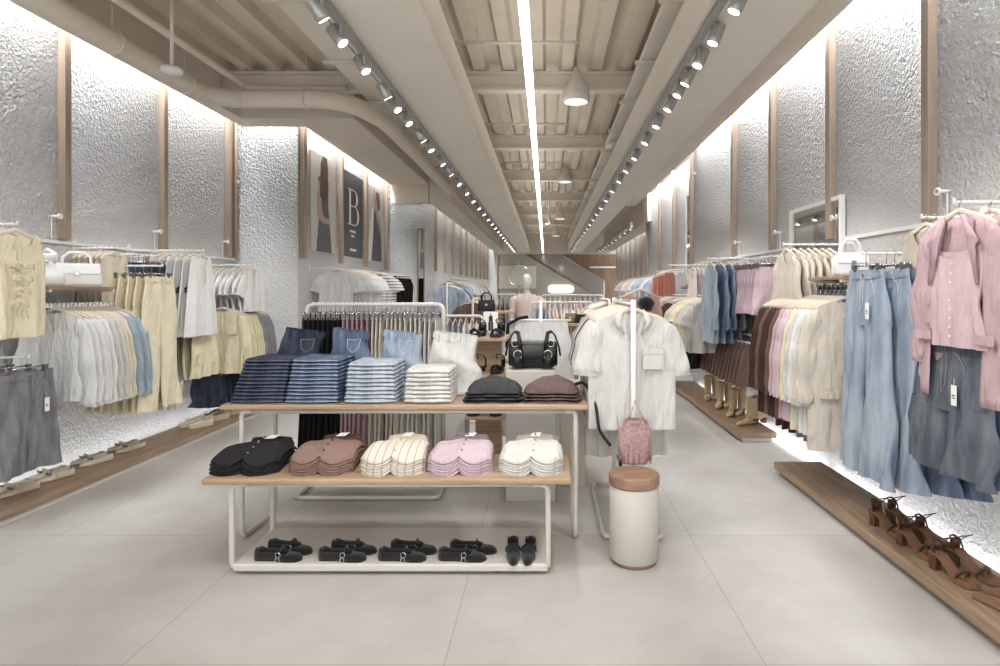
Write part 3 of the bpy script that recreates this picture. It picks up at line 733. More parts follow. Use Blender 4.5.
for i,(x,lab) in enumerate(((1.76,'washed grey blue denim bermuda shorts with a tag under the pink blazer'),(1.84,'blue denim bermuda shorts behind the tagged pair'),(1.91,'blue denim bermuda shorts closest to the wall, third in line'))):
    j=G('legs','denim_shorts',lab,'shorts',(x,2.66-.03*i,1.27),R90,denim((112,122,132),(84,96,114)) if i==0 else dmid,seed=i,ww=.40,hip=.50,rise=.29,L=.56,kw=.28,hw=.31,th=.07)
    if i==0:
        denim_details(j,.40,.50,.29,-.10,.07,denim((112,122,132),(84,96,114)),gold,.6)

wall_arm('white display rail holding the wide blue jeans',2.17,1.68,3.24,1.60)
lb=['light blue wide-leg jeans with a tag, front of the jeans on the right wall','pale grey blue wide-leg jeans just behind the tagged pair','mid blue wide-leg jeans third in the jeans row','mid blue wide-leg jeans fourth in the jeans row','mid blue wide-leg jeans fifth in the jeans row','mid blue wide-leg jeans sixth in the jeans row','mid blue wide-leg jeans closest to the right wall']
for i,x in enumerate((1.70,1.77,1.83,1.89,1.95,2.0,2.06)):
    m=[dlight,dlight,dblue,dblue,dmid,dmid,dmid][i]
    j=G('legs','jeans',lb[i],'jeans',(x,3.24-.05*(i%2)-.02*i,1.605),R90+(.05 if i%2 else -.03),m,seed=i,ww=.36,hip=.46,rise=.29,L=1.08,kw=.235,hw=.30,th=.055,rip=.014,flare=.02)
    if i<2: denim_details(j,.36,.46,.29,-.10,.06,m,stitch,1,i==0)
wall_arm('white display rail with wooden hangers between the pink blazers and the jeans',2.17,1.86,3.02,1.765)
run('top','camisole','top',6,(1.88,3.02,1.77),(2.1,3.02,1.77),R90,sand,'beige sleeveless top mostly hidden between the pink blazer and the jeans','beige tops behind the blazer',sw=.38,cw=.36,hw=.36,L=.40,nw=.1,nd=.1,slope=.3)
shelf('pale wooden wall shelf holding two white handbags on the right wall',1.76,2.165,3.62,4.10,1.485,1)
notched_rail('white notched rail under the right shelf of handbags',2.17,1.86,3.6,4.45,1.40)
run('legs','denim_shorts','shorts',7,(1.98,3.75,1.50),(1.98,4.12,1.50),0,dmid,'mid blue denim shorts hanging just under the right shelf','denim shorts under right shelf',ww=.30,hip=.32,rise=.2,L=.30,kw=.16,hw=.17)
wall_arm('white display rail holding the beige jackets with wooden hangers',2.17,1.72,4.42,1.735)
ts=run('jacket','jacket','jacket',7,(1.74,4.42,1.74),(2.05,4.42,1.74),R90,beige,fronted('beige jacket with rolled hem, front of its arm beside the mirror','beige jacket behind the front one beside the mirror',7),'beige jackets beside the mirror',sw=.40,cw=.46,hw=.48,L=.68,nw=.05,nd=.08,vneck=True,sleeve='long',open_=0)
ws=cloth((206,202,196)); 
cols=[beige,offw,wht,offw,cream,lpink,lpink,pink,brown,dbrown,dbrown,brown,dbrown,dbrown]
nm=['beige long jacket with horn buttons, nearest on the right lower rail','off-white jacket with a dark pin, second on the right lower rail','white jacket, third on the right lower rail','off-white jacket, fourth on the right lower rail','cream jacket, fifth on the right lower rail','light pink jacket, sixth on the right lower rail','light pink jacket, seventh on the right lower rail','pink jacket, eighth on the right lower rail','brown jacket, ninth on the right lower rail','dark brown jacket, tenth on the right lower rail','dark brown jacket, eleventh on the right lower rail','brown jacket, twelfth on the right lower rail','dark brown jacket, thirteenth on the right lower rail','dark brown jacket, farthest on the right lower rail']
Ls=[.92,.84,.84,.80,.84,.80,.80,.80,.82,.82,.82,.82,.82,.82]
for i in range(14):
    t=G('jacket','jacket',nm[i],'jacket',(1.835-.004*i,3.72+.056*i,1.40),(random.random()-.5)*.08-.06,cols[i],seed=i//4,sw=.40,cw=.45,hw=.47,L=Ls[i],nw=.05,nd=.12,vneck=True,sleeve='long',th=.042,rip=.008,k=1.5,slope=.36)
    if i==0:
        obj('buttons',MB().cyl((.03,-.05,-.42),.009,.005,12,axis=1).cyl((.03,-.05,-.56),.009,.005,12,axis=1),dbrown,t)
        obj('front_edge',MB().tube([(0,-.034,-.2),(.012,-.042,-.4),(.016,-.046,-.9)],.0025,5),sand,t)
        obj('pocket',MB().box(-.18,-.06,-.048,-.036,-.66,-.61),beige,t,bevel=.003)
    if i==1: obj('pin',MB().cyl((-.08,-.038,-.26),.01,.005,12,axis=1),black,t)
notched_rail('low white rail behind the jackets on the right wall',2.17,2.02,4.2,4.9,.98)
run('legs','trousers','trousers',6,(2.0,4.2,.98),(2.0,4.85,.98),0,[beige,rose,rose,dbrown,dbrown,dbrown],['beige cropped trousers showing below the long jackets','rose cropped trousers showing below the long jackets','rose cropped trousers showing below the long jackets']+['dark brown cropped trousers showing below the jackets']*3,'cropped trousers below the jackets',ww=.30,hip=.34,rise=.2,L=.55,kw=.17,hw=.18)
# R5 onward
wall_arm('white display rail holding denim jackets in the middle of the right wall',2.17,1.62,6.1,1.72)
ts=run('jacket','denim_jacket','jacket',5,(1.64,6.1,1.725),(2.0,6.1,1.725),R90,[dlight,dblue,dblue,dgry,grey],['light blue denim shirt, aisle end of the upper middle arm','mid blue denim shirt, second on the upper middle arm','mid blue denim shirt, third on the upper middle arm','grey long shirt, fourth on the upper middle arm','grey long shirt nearest the pink shorts'],'x',sw=.40,cw=.44,hw=.46,L=.78,nw=.05,nd=.1,vneck=True,sleeve='long')
wall_rail('white wall rail carrying the pink satin shorts',2.17,1.98,5.35,6.0,1.70,1)
run('legs','shorts','shorts',8,(1.98,5.35,1.705),(1.98,5.98,1.705),0,lpink,'pink satin shorts with frilled hems high on the right wall','pink shorts high on right wall',ww=.26,hip=.32,rise=.2,L=.42,kw=.18,hw=.2,pleat=.006)
wall_rail('white wall rail carrying the brown pleated skirts above the boots',2.17,1.93,5.5,6.8,.98,1)
run('skirt','pleated_skirt','skirt',12,(1.93,5.5,.985),(1.93,6.8,.985),0,brown,'brown pleated mini skirt on the low rail above the boots','brown pleated skirts above the boots',sw=.28,cw=.34,hw=.44,L=.36,rip=.014,k=5)
wall_rail('white wall rail carrying black skirts beyond the brown ones',2.17,1.85,7.0,8.1,.98,1)
run('skirt','skirt','skirt',9,(1.85,6.95,.985),(1.85,8.1,.985),0,black,'black skirt on the low rail beyond the brown pleated skirts','black skirts on low right rail',sw=.28,cw=.36,hw=.42,L=.38)
wall_rail('white wall rail carrying cream and black tops above the black skirts',2.17,1.80,6.5,8.6,1.34,1)
run('top','blouse','blouse',7,(1.74,6.45,1.345),(1.78,7.5,1.345),0,[offw,offw,beige,cream,cream,beige,beige],'cream blouse above the black skirts on the right wall','cream blouses on the right wall',sw=.38,cw=.44,hw=.46,L=.55,nw=.06,nd=.08,sleeve='short')
run('top','blouse','blouse',3,(1.78,7.7,1.345),(1.78,8.0,1.345),0,dbrown,'black brown blouse between the cream and pale pink blouses','dark blouses on the right wall',sw=.38,cw=.44,hw=.46,L=.52,nw=.06,nd=.08,sleeve='short')
run('top','blouse','blouse',4,(1.72,8.2,1.345),(1.72,8.7,1.345),0,cloth((222,190,184)),'pale pink blouse beyond the dark blouses on the right wall','pale pink blouses on the right wall',sw=.40,cw=.46,hw=.5,L=.75,nw=.06,nd=.08,sleeve='elbow')
run('jacket','jacket','jacket',4,(1.70,8.9,1.345),(1.70,9.3,1.345),0,[pblue,dblue,navy,navy],'blue jacket just beyond the pale pink blouses','blue jackets on the right wall',sw=.40,cw=.46,hw=.48,L=.6,nw=.06,nd=.08,sleeve='long')
wall_arm('white display rail with pale pink dresses',2.17,1.55,7.7,1.72)
run('top','dress','dress',4,(1.78,7.4,1.72),(2.0,7.7,1.72),R90,cloth((226,200,196)),'pale pink sleeveless dress high on the right wall','pale pink dresses high on right wall',sw=.34,cw=.38,hw=.5,L=.72,nw=.09,nd=.12)
shelf('pale wooden shelf with small bags beyond the pale pink dresses',1.9,2.165,8.0,8.6,1.45,1)
wall_rail('white wall rail carrying the coral dresses',2.38,1.92,9.3,10.6,1.72,1)
run('top','dress','dress',9,(1.80,8.9,1.725),(1.95,10.7,1.725),.9,coral,'coral red sleeveless dress in the middle distance on the right','coral dresses on the right wall',sw=.34,cw=.38,hw=.5,L=.85,nw=.09,nd=.12)
wall_rail('low white wall rail carrying coral skirts',2.38,1.9,8.8,10.2,1.0,1)
run('skirt','skirt','skirt',8,(1.9,8.9,1.0),(1.9,10.2,1.0),0,[rose,coral]*4,'rose and coral skirt below the pale pink blouses','coral skirts low on right wall',sw=.28,cw=.36,hw=.42,L=.4)
# far clothes on both walls (few pixels each)
def far(name,cat,n,x,y0,y1,z,mats,label,group,L=.6,sl='short'):
    for i in range(n):
        t=i/(n-1); G('top',name,label,cat,(x+.05*hash2(i),y0+(y1-y0)*t,z),.1*(hash2(i,3)-.5),mats[i%len(mats)],group,seed=i//4,sw=.38,cw=.42,hw=.46,L=L,nw=.07,nd=.06,sleeve=sl,R=10,n=28)
wall_rail('distant white wall rail on the far right wall',2.80,2.15,11,16,1.70,1)
far('top','top',9,2.1,11.2,13.0,1.70,[pblue,lblue,wht,pblue],'pale blue or white top high on the distant right wall','distant pale tops on the right')
far('top','top',9,2.1,13.4,16.0,1.70,[wht,beige,lpink,wht],'white, beige or pink top high on the far right wall','far pale tops on the right',.7)
far('top','top',8,2.0,11.2,13.4,1.0,[wht,lpink,offw],'white or pink top low on the distant right wall','distant low tops on the right',.6)
wall_rail('distant white wall rail on the far left wall',-2.25,-1.85,12,17,1.65,-1)
far('top','top',8,-1.9,11.9,13.6,1.62,[pblue,dblue,wht,dlight],'pale blue or denim top on the distant left wall','distant blue tops on the left')
far('top','top',10,-1.9,14,17.0,1.62,[wht,offw,grey],'white or grey top on the far left wall','far pale tops on the left')
far('top','top',8,-1.85,11.9,14,.95,[offw,grey,beige],'beige or grey top low on the distant left wall','distant low tops on the left',.6)

# ================================================================ POSTERS, MIRRORS
def poster(label,y0,y1,base):
    s=thing('poster',label,'poster',(-2.9495,y0,1.90))
    obj('panel',MB().box(0,.012,0,y1-y0,0,1.26),base,s); return s
pbg=surf('poster_beige',(196,190,180),.6); pdk=surf('poster_charcoal',(78,76,80),.6); psk=surf('poster_skin',(178,150,130),.6); phr=surf('poster_hair',(92,70,56),.6); pgrey=surf('poster_dress_grey',(92,90,96),.6); plt=surf('poster_letter',(232,230,224),.6)
def flat(name,pts,mat,s,x=.0135):
    obj(name,MB().loft([[(x-.0012,a,b) for a,b in pts],[(x,a,b) for a,b in pts]]),mat,s)
s=poster('beige poster of a long-haired person in a charcoal dress seen from behind',7.62,8.52,pbg)
flat('arm_picture',[(.30,.95),(.22,.75),(.20,.45),(.40,.38),(.62,.38),(.66,.42),(.42,.48),(.36,.6),(.36,.9)],psk,s,.0140)
flat('dress_picture',[(.18,0),(.28,.5),(.30,.72),(.24,.95),(.44,1.05),(.62,.95),(.60,.66),(.72,.1),(.74,0)],pgrey,s,.0136)
flat('hand_picture',[(.28,.46),(.45,.40),(.64,.42),(.64,.46),(.46,.45),(.30,.51)],psk,s,.0150)
flat('hair_picture',[(.30,.72),(.33,1.15),(.40,1.26),(.56,1.26),(.60,1.1),(.58,.75),(.46,.66)],phr,s,.0145)
s=poster('charcoal poster with a large thin white letter B',8.84,9.78,pdk)
mb=MB(); X=.018
mb.box(.013,X,.26,.33,.48,1.02)
mb.box(.013,X,.20,.52,1.005,1.02); mb.box(.013,X,.20,.54,.48,.495); mb.box(.013,X,.30,.5,.765,.778)
def bowl(cy,cz,ry,rz,a0,a1):
    P=[];Q=[]
    for i in range(17):
        a=a0+(a1-a0)*i/16; th=.012+.06*max(0,math.cos(a))
        P.append((cy+ry*math.cos(a),cz+rz*math.sin(a))); Q.append((cy+(ry-th)*math.cos(a),cz+(rz-.012)*math.sin(a)))
    for i in range(16): mb.loft([[(q,*P[i]),(q,*P[i+1]),(q,*Q[i+1]),(q,*Q[i])] for q in (.013,X)])
bowl(.48,.893,.19,.127,-PI/2,PI/2); bowl(.50,.63,.23,.15,-PI/2,PI/2)
obj('letter_b',mb,plt,s)
mb=MB()
for y0,ws_,z in ((.30,(.04,.03,.05,.04,.05),.37),(.36,(.04,.04,.03),.30),(.30,(.05,.04,.04,.05,.05),.09)):
    y=y0
    for w in ws_: mb.box(.013,.015,y,y+w,z,z+.035); y+=w+.015
obj('small_lettering',mb,plt,s)
s=poster('grey beige poster of a person with a raised arm beside the letter B poster',10.05,10.98,pbg)
flat('dress_picture',[(.1,0),(.2,.5),(.35,.85),(.6,.9),(.8,.5),(.86,0)],pgrey,s,.0136)
flat('arm_picture',[(.3,1.2),(.42,1.22),(.60,.9),(.86,.55),(.8,.45),(.55,.7),(.36,1.0)],psk,s,.0145)
flat('hair_picture',[(.4,1.0),(.5,1.2),(.7,1.2),(.75,.95),(.6,.85)],phr,s,.0140)
flat('cloth_picture',[(.05,.3),(.25,.9),(.35,.85),(.3,.4),(.2,.0),(.05,0)],plt,s,.0142)
# mirrors
s=thing('wall_mirror','framed mirror on the right wall behind the beige jackets','mirror',(2.16,4.85,1.2))
obj('glass',MB().box(-.02,-.005,-.42,.45,0,.86),M['mirror'],s); 
obj('frame',MB().box(-.035,0,-.45,-.42,-.02,.86).box(-.035,0,.45,.48,-.02,.86).box(-.035,0,-.45,.48,.86,.89),W_,s)
s=thing('tall_mirror','tall narrow mirror in the wall beyond the posters','mirror',(-2.36,11.29,.2))
obj('glass',MB().box(.0,.10,-.02,-.005,0,2.3),M['mirror'],s); obj('frame',MB().box(-.02,.0,-.03,0,0,2.33).box(.10,.115,-.03,0,0,2.33).box(-.02,.115,-.03,0,2.3,2.34),M['batten'],s)
s=thing('tall_mirror','tall mirror on the recessed right wall beyond the pale pink dresses','mirror',(2.37,10.0,.2))
obj('glass',MB().box(-.02,-.005,-.6,.2,0,2.75),M['mirror'],s); obj('frame',MB().box(-.03,0,-.63,-.6,0,2.78).box(-.03,0,.2,.23,0,2.78).box(-.03,0,-.63,.23,2.75,2.78),W_,s)
# ================================================================ SHOES
def shoe_outline(s):  # half width along the length, heel at 0, toe at 1
    return .030*(1-(1-min(s/.12,1))**2)**.5*(1-.12*math.exp(-((s-.38)/.16)**2)) + .008*math.exp(-((s-.72)/.16)**2) if s<.85 else .036*max(0.02,1-((s-.85)/.15)**2)**.5
def flat_mb(L=.245,rim=.040,toe=.027,open0=.04,open1=.66,heelh=.012,point=False):
    R=26; rings=[]
    for i in range(R+1):
        s=i/R; w=max(.004,shoe_outline(s)); 
        if point and s>.6: w*= 1-.55*(s-.6)/.4
        elif s>.7: w*= 1-.22*(s-.7)/.3
        op=sm_((s-open0)/.05)*(1-sm_((s-open1)/.05))
        h=rim+(.018*(1-s/.2) if s<.2 else 0) if s<.55 else rim+(toe-rim)*sm_((s-.55)/.2); 
        if s>.82: h*= max(.35,max(0,1-((s-.82)/.18)**2)**.5)
        if s<.05: h*=.6+8*s
        closed=[(-w,.003),(-w*1.03,h*.35),(-w*.93,h*.65),(-w*.72,h*.9),(-w*.35,h*1.0),(0,h*1.03),(w*.35,h*1.0),(w*.72,h*.9),(w*.93,h*.65),(w*1.03,h*.35),(w,.003)]
        opn=[(-w,.003),(-w*1.02,h*.4),(-w*.96,h*.85),(-w*.90,h),(-w*.84,h*.95),(0,.010),(w*.84,h*.95),(w*.90,h),(w*.96,h*.85),(w*1.02,h*.4),(w,.003)]
        # widen the cavity: the insole is flat
        opn[5]=(0,.012); opn[4]=(-w*.82,.014+.0); opn[6]=(w*.82,.014)
        ring=[((1-op)*a[0]+op*b[0], s*L-L/2, (1-op)*a[1]+op*b[1]+heelh*0) for a,b in zip(closed,opn)]
        ring+= [(w*.8,s*L-L/2,0),(-w*.8,s*L-L/2,0)]
        rings.append(ring)
    return MB().loft(rings)
def make_shoe(parent_mat, trim, label=None, strap=True, buckle=None, bow=None, point=False, thick=.008):
    r=thing('shoe','x','shoe')
    mb=MB(); rings=[]
    for z,k in ((0,.98),(thick,1.0)):
        ring=[]
        for i in range(21): s=i/20; ring.append((max(.003,shoe_outline(s))*k*(1-(.55*(s-.6)/.4 if point and s>.6 else 0)),s*.245-.1225,z))
        ring+=[(-x,y,z_) for x,y,z_ in reversed(ring[1:-1])]; rings.append(ring)
    mb.loft(rings); obj('sole',mb,trim,r)
    u=obj('upper',flat_mb(point=point),parent_mat,r,True); u.location=(0,0,thick*.6)
    if strap:
        y=-.0+.015
        mb=MB().tube([(-.034,y,.025),(-.032,y,.045),(-.018,y+.002,.058),(0,y+.004,.062),(.018,y+.002,.058),(.032,y,.045),(.034,y,.025)],.005,6,flat=(.5,1.6)); obj('strap',mb,parent_mat,r,True)
    if buckle is not None:
        mb=MB(); mb.tube([(.037,y+.013*math.cos(a),.036+.013*math.sin(a)) for a in [2*PI*k/10 for k in range(10)]],.0022,5,True)
        mb.tube([(.039,y-.006,.028),(.043,y-.012,.008)],.0025,5).tube([(.039,y+.006,.028),(.043,y+.010,.008)],.0025,5); obj('buckle',mb,buckle,r)
    if bow is not None:
        mb=MB()
        for s in (-1,1): mb.tube([(0,.045,.045),(s*.02,.05,.055),(s*.026,.045,.045),(0,.045,.043)],.004,6)
        obj('bow',mb,bow,r)
    return r
def settle(r,loc,rz,label,group=None):
    r.location=loc; r.rotation_euler=(0,0,rz); r['label']=label
    if group: r['group']=group
    return r
# black mary janes: four pairs in profile and one pair pointing at the camera
TZ=.056  # tray top
proto=make_shoe(M['suede'],M['black'],buckle=M['steel'])
first=True
def put(proto,loc,rz,label,used=[],group=None):
    if proto.name not in used: used.append(proto.name); return settle(proto,loc,rz,label,group)
    return dup(proto,loc,rz,label,group)
for i,xp in enumerate((283,347,407,467)):
    w=['leftmost','second','third','fourth'][i]
    put(proto,(px(xp-5,3.04),3.045,TZ),-PI/2-.06,'black buckled shoe, front one of the %s pair on the tray'%w)
    put(proto,(px(xp+6,3.12),3.135,TZ),-PI/2-.16+.03*i,'black buckled shoe, rear one of the %s pair on the tray'%w)
pp=make_shoe(M['suede'],M['black'],point=True)
settle(pp,(px(513,3.08),3.09,TZ),PI+.06,'black pointed suede shoe facing forward, left of its pair on the tray')
dup(pp,(px(529,3.08),3.09,TZ),PI-.06,'black pointed suede shoe facing forward, right of its pair on the tray')
# beige flats on the left platform
bp=make_shoe(M['beigel'],surf('tan_sole',(150,125,98),.6),bow=surf('dark_bow',(120,104,84),.6))
pf=.091
for i,Y in enumerate((3.92,4.22,4.60,4.98)):
    lab=['nearest','second','third','farthest'][i]
    put(bp,(-3.39,Y,pf),PI-.32,'beige bow flat, aisle side one of the %s pair on the left platform'%lab)
    dup(bp,(-3.49,Y+.05,pf),PI-.42,'beige bow flat, wall side one of the %s pair on the left platform'%lab)
# chunky sneakers further along
def sneaker():
    r=make_shoe(surf('cream_canvas',(220,208,186),.8),surf('cream_rubber',(214,200,174),.7),strap=False,thick=.034)
    obj('laces',MB().tube([(-.02,.02,.08),(.02,.03,.08)],.003,5).tube([(-.02,.035,.077),(.02,.045,.077)],.003,5).tube([(-.018,.05,.073),(.018,.06,.072)],.003,5),M['tagm'],r)
    obj('collar',MB().tube([(-.026,-.02,.06),(-.03,-.07,.075),(-.018,-.105,.082),(0,-.118,.084),(.018,-.105,.082),(.03,-.07,.075),(.026,-.02,.06)],.009,8),r.children[1].material_slots[0].material,r,True)
    return r
sn=sneaker()
for i,Y in enumerate((5.85,6.15,6.45,6.75)):
    lab=['nearest','second','third','farthest'][i]
    put(sn,(-3.31,Y,pf),PI-.5,'cream chunky sneaker, aisle side one of the %s pair at the far left'%lab)
    dup(sn,(-3.42,Y+.04,pf),PI-.6,'cream chunky sneaker, wall side one of the %s pair at the far left'%lab)
# sandals hung by their straps
def sandal(mat,sole,heel=.0,ankle=True):
    r=thing('sandal','x','sandal'); mb=MB(); rings=[]
    def base(s): return heel*(1-sm_((s-.15)/.55))
    for i in range(21):
        s=i/20; w=max(.006,shoe_outline(s)*1.05); y=s*.24-.12; z=base(s)+.004
        t=.007+.016*sm_((s-.5)/.2)
        z=max(z,.0)
        rings.append([(-w,y,z),(w,y,z),(w,y,z+t),(0,y,z+t-.002),(-w,y,z+t)])
    obj('sole',MB().loft(rings),sole,r)
    if heel: obj('heel',MB().loft([[(.020*sx*k,-.10+.024*sy*k,z) for sx,sy in ((-1,-1),(1,-1),(1,1),(-1,1))] for z,k in ((0,.85),(heel*.6,.8),(heel+.006,1.15))]),mat,r,bevel=.002)
    mb=MB(); zt=.022
    mb.tube([(-.036,.045,zt-.005),(-.028,.05,zt+.022),(0,.055,zt+.034),(.028,.05,zt+.022),(.036,.045,zt-.005)],.012,6,flat=(.22,1.1))
    mb.tube([(-.032,.02,zt),(-.01,.045,zt+.034),(.02,.07,zt+.024),(.034,.075,zt-.003)],.008,6,flat=(.3,1))
    obj('toe_straps',mb,mat,r,True)
    if ankle:
        z=heel
        mb=MB().tube([(-.028,-.075,z+.01),(-.026,-.088,z+.05),(-.03,-.05,z+.085),(-.015,-.02,z+.10),(.012,-.02,z+.10),(.03,-.05,z+.085),(.026,-.088,z+.05),(.028,-.075,z+.01)],.0045,6,flat=(.6,1.2))
        mb.tube([(-.026,-.088,z+.05),(-.014,-.112,z+.065),(.014,-.112,z+.065),(.026,-.088,z+.05)],.0045,6,flat=(1.4,.6))
        obj('ankle_strap',mb,mat,r,True)
        obj('heel_cup',MB().loft([[(.026*math.cos(a),-.088+.026*math.sin(a)*1.0,z+q) for a in [PI+PI*k/10 for k in range(11)]]+[(.023*math.cos(a),-.088+.023*math.sin(a),z+q) for a in [2*PI-PI*k/10 for k in range(11)]] for q in (.008,.055)]),mat,r,True)
    return r
hs=sandal(M['tan'],M['beigel'],0,False)
for i in range(5):
    for q in range(2):
        r=put(hs,(-3.16-.075*i,5.22-.05+.10*q,.50),0,['tan strappy sandal hanging by its strap below the cream trousers','white flowered sandal hanging closest to the aisle below the cream trousers'][i==0],group=['hanging tan sandals','hanging white sandals'][i==0])
        r.rotation_euler=(-1.45,.1*q,L90)
        if i==0:
            for ch in r.children:
                if 'strap' in ch.name: ch.material_slots[0].material=M['whitel']
# brown block-heel sandals on the right platform
bs=sandal(M['brownl'],surf('tan_insole',(134,98,74),.5),.075)
for i,Y in enumerate((3.30,3.04,2.77)):
    lab=['farthest','middle','nearest'][i]
    put(bs,(1.85,Y,pf),-2.93,'brown block-heeled sandal, aisle side one of the %s pair on the right platform'%lab)
    dup(bs,(1.965,Y+.03,pf),-2.85,'brown block-heeled sandal, wall side one of the %s pair on the right platform'%lab)
fs=sandal(M['brownl'],surf('tan_insole2',(140,104,78),.5),0,False)
settle(fs,(1.87,2.50,pf),-2.8,'flat brown slide sandal at the right edge of the photo, aisle side')
dup(fs,(1.98,2.54,pf),-2.7,'flat brown slide sandal at the right edge of the photo, wall side')
# tan ankle boots
def boot():
    r=thing('ankle_boot','x','boot'); rings=[]
    # lower foot
    R=18
    for i in range(R+1):
        s=i/R; w=max(.006,shoe_outline(s))*(1-(.45*(s-.7)/.3 if s>.7 else 0)); h=.10 if s<.3 else .10-.062*sm_((s-.3)/.4); h*= (1 if s<.85 else max(.3,max(0,1-((s-.85)/.15)**2)**.5)); z0=.045*(1-sm_((s-.1)/.5))
        ring=[(w*math.cos(a),s*.26-.13,z0+.006+(h-.0)*(.5+.5*math.sin(a)) ) for a in [2*PI*k/18 for k in range(18)]]
        rings.append(ring)
    mb=MB().loft(rings)
    rings=[]
    for t in range(9):
        q=t/8; z=.06+.22*q; ry=.058-.004*q+.02*(1-sm_(q*2.5)); cy=-.07+.012*q+.008*(1-q)
        rings.append([((.036+.012*q)*math.cos(a),cy+ry*math.sin(a),z-(.02 if q==1 else 0)*math.cos(a)**2) for a in [2*PI*k/24 for k in range(24)]])
    mb.loft(rings,True,False)
    obj('upper',mb,M['tan'],r,True)
    obj('heel',MB().loft([[(.026*sx*k,-.098+.028*sy*k,z) for sx,sy in ((-1,-1),(1,-1),(1,1),(-1,1))] for z,k in ((0,.8),(.05,1.05))]),surf('boot_heel',(90,74,58),.6),r)
    return r
bt=boot()
for i,(Y,x,a) in enumerate(((5.92,1.97,2.0),(6.35,1.95,2.55),(6.8,1.95,2.7),(7.3,1.95,2.8))):
    lab=['nearest','second','third','farthest'][i]
    put(bt,(x-.02,Y,pf),a,'tan suede ankle boot, aisle side one of the %s pair on the right platform'%lab)
    dup(bt,(x+.09,Y+.06,pf),a,'tan suede ankle boot, wall side one of the %s pair on the right platform'%lab)

# ================================================================ TABLES
def u_frame(x,y0,y1,h,r=.014):
    """closed loop of tube standing at x, running front to back"""
    return rounded([(x,y0,h),(x,y0,r),(x,y1,r),(x,y1,h)],.06)
# rear table
TX0,TX1,TY0,TY1,TH=-1.80,.232,3.36,3.88,.765
t=thing('display_table','taller rear display table with an oak top carrying the folded jeans','table',((TX0+TX1)/2,(TY0+TY1)/2,0))
cx,cy=(TX0+TX1)/2,(TY0+TY1)/2
obj('tabletop',MB().box(TX0-cx,TX1-cx,TY0-cy,TY1-cy,TH-.028,TH),M['oak_x'],t,bevel=.008)
for x in (-1.70,.165):
    P=[(x-cx+(.06 if x<0 else -.06),TY0-cy+.05,TH-.043),(x-cx,TY0-cy+.05,TH-.043),(x-cx,TY0-cy+.05,.014),(x-cx,TY1-cy-.05,.014),(x-cx,TY1-cy-.05,TH-.043),(x-cx+(.06 if x<0 else -.06),TY1-cy-.05,TH-.043)]
    obj('leg_frame',MB().tube(rounded(P,.06),.014,12),M['metal'],t,True)
obj('apron_rail',MB().tube([(-1.66-cx,TY0-cy+.05,TH-.043),(.12-cx,TY0-cy+.05,TH-.043)],.013,10).tube([(-1.66-cx,TY1-cy-.05,TH-.043),(.12-cx,TY1-cy-.05,TH-.043)],.013,10),M['metal'],t,True)
# front table
AX0,AX1,AY0,AY1,AH=-1.665,.122,2.94,3.40,.487
t=thing('display_table','lower front display table with an oak top carrying five piles of folded shirts','table',((AX0+AX1)/2,(AY0+AY1)/2,0))
cx,cy=(AX0+AX1)/2,(AY0+AY1)/2
obj('tabletop',MB().box(AX0-cx,AX1-cx,AY0-cy,AY1-cy,AH-.028,AH),M['oak_x'],t,bevel=.009)
for x in (-1.545,.01):
    sg=1 if x<0 else -1
    P=[(x-cx+sg*.08,AY0-cy+.06,AH-.043),(x-cx,AY0-cy+.06,AH-.043),(x-cx,AY0-cy+.06,.030),(x-cx,AY1-cy+.05,.030),(x-cx,AY1-cy+.05,AH-.043),(x-cx+sg*.08,AY1-cy+.05,AH-.043)]
    obj('leg_frame',MB().tube(rounded(P,.05),.014,12),M['metal'],t,True)
obj('apron_rail',MB().tube([(-1.47-cx,AY0-cy+.06,AH-.043),(-.06-cx,AY0-cy+.06,AH-.043)],.012,10),M['metal'],t,True)
mb=MB()
x0,x1,y0,y1=-1.54-cx,.01-cx,AY0-cy+.05,AY1-cy+.06
mb.box(x0,x1,y0,y1,.016,.056)
obj('shoe_tray',mb,M['tray'],t,bevel=.012)
mb=MB()
for x in (x0+.12,x1-.25):
    for y in (y0+.05,y1-.05): mb.cyl((x,y,0),.018,.017,12)
for x in (x0+.7,): mb.cyl((x,y0+.05,0),.018,.017,12)
obj('tray_feet',mb,M['clip'],t)

# folded jeans: each pair is a doubled slab with a rounded front fold
def folded_mb(w=.30,d=.30,h=.034,seed=0):
    rn=random.Random(seed); mb=MB(); ph=rn.random()*6
    nx=22; rings=[]
    for i in range(nx+1):
        u=-1+2*i/nx; x=u*w/2; e=(1-max(0,(abs(u)-.92)/.08)**2*.55)
        # cross-section in YZ: outer bullet with a slit at the back showing two layers
        hh=h*e*(1+.06*math.sin(u*5+ph)); yo=-d/2+.006*math.sin(u*3+ph)+.010*(abs(u)**6)
        P=[]
        for a in [PI/2+PI*k/10 for k in range(11)]: P.append((yo+hh*.55+hh*.55*math.cos(a),hh/2+hh/2*math.sin(a)))
        P+=[(d/2,0),(d/2+.004,hh*.22),(d/2,hh*.46),(d/2-.03,hh*.5),(d/2-.004,hh*.54),(d/2+.002,hh*.8),(d/2-.004,hh)]
        rings.append([(x,y,z) for y,z in P])
    return mb.loft(rings)
def seam_mb(w,d,h,seed):
    rn=random.Random(seed); ph=rn.random()*6
    P=[]
    for i in range(13):
        u=-.97+1.94*i/12; hh=h*(1+.06*math.sin(u*5+ph)); P.append((u*w/2,-d/2+.006*math.sin(u*3+ph)-.0015+.01*abs(u)**6,hh*.46))
    return MB().tube(P,.0035,5,flat=(1,.6))
fm=[folded_mb(seed=i).mesh('folded_denim',True) for i in range(3)]; sm3=[seam_mb(.30,.30,.034,i).mesh('fold_line',True) for i in range(3)]
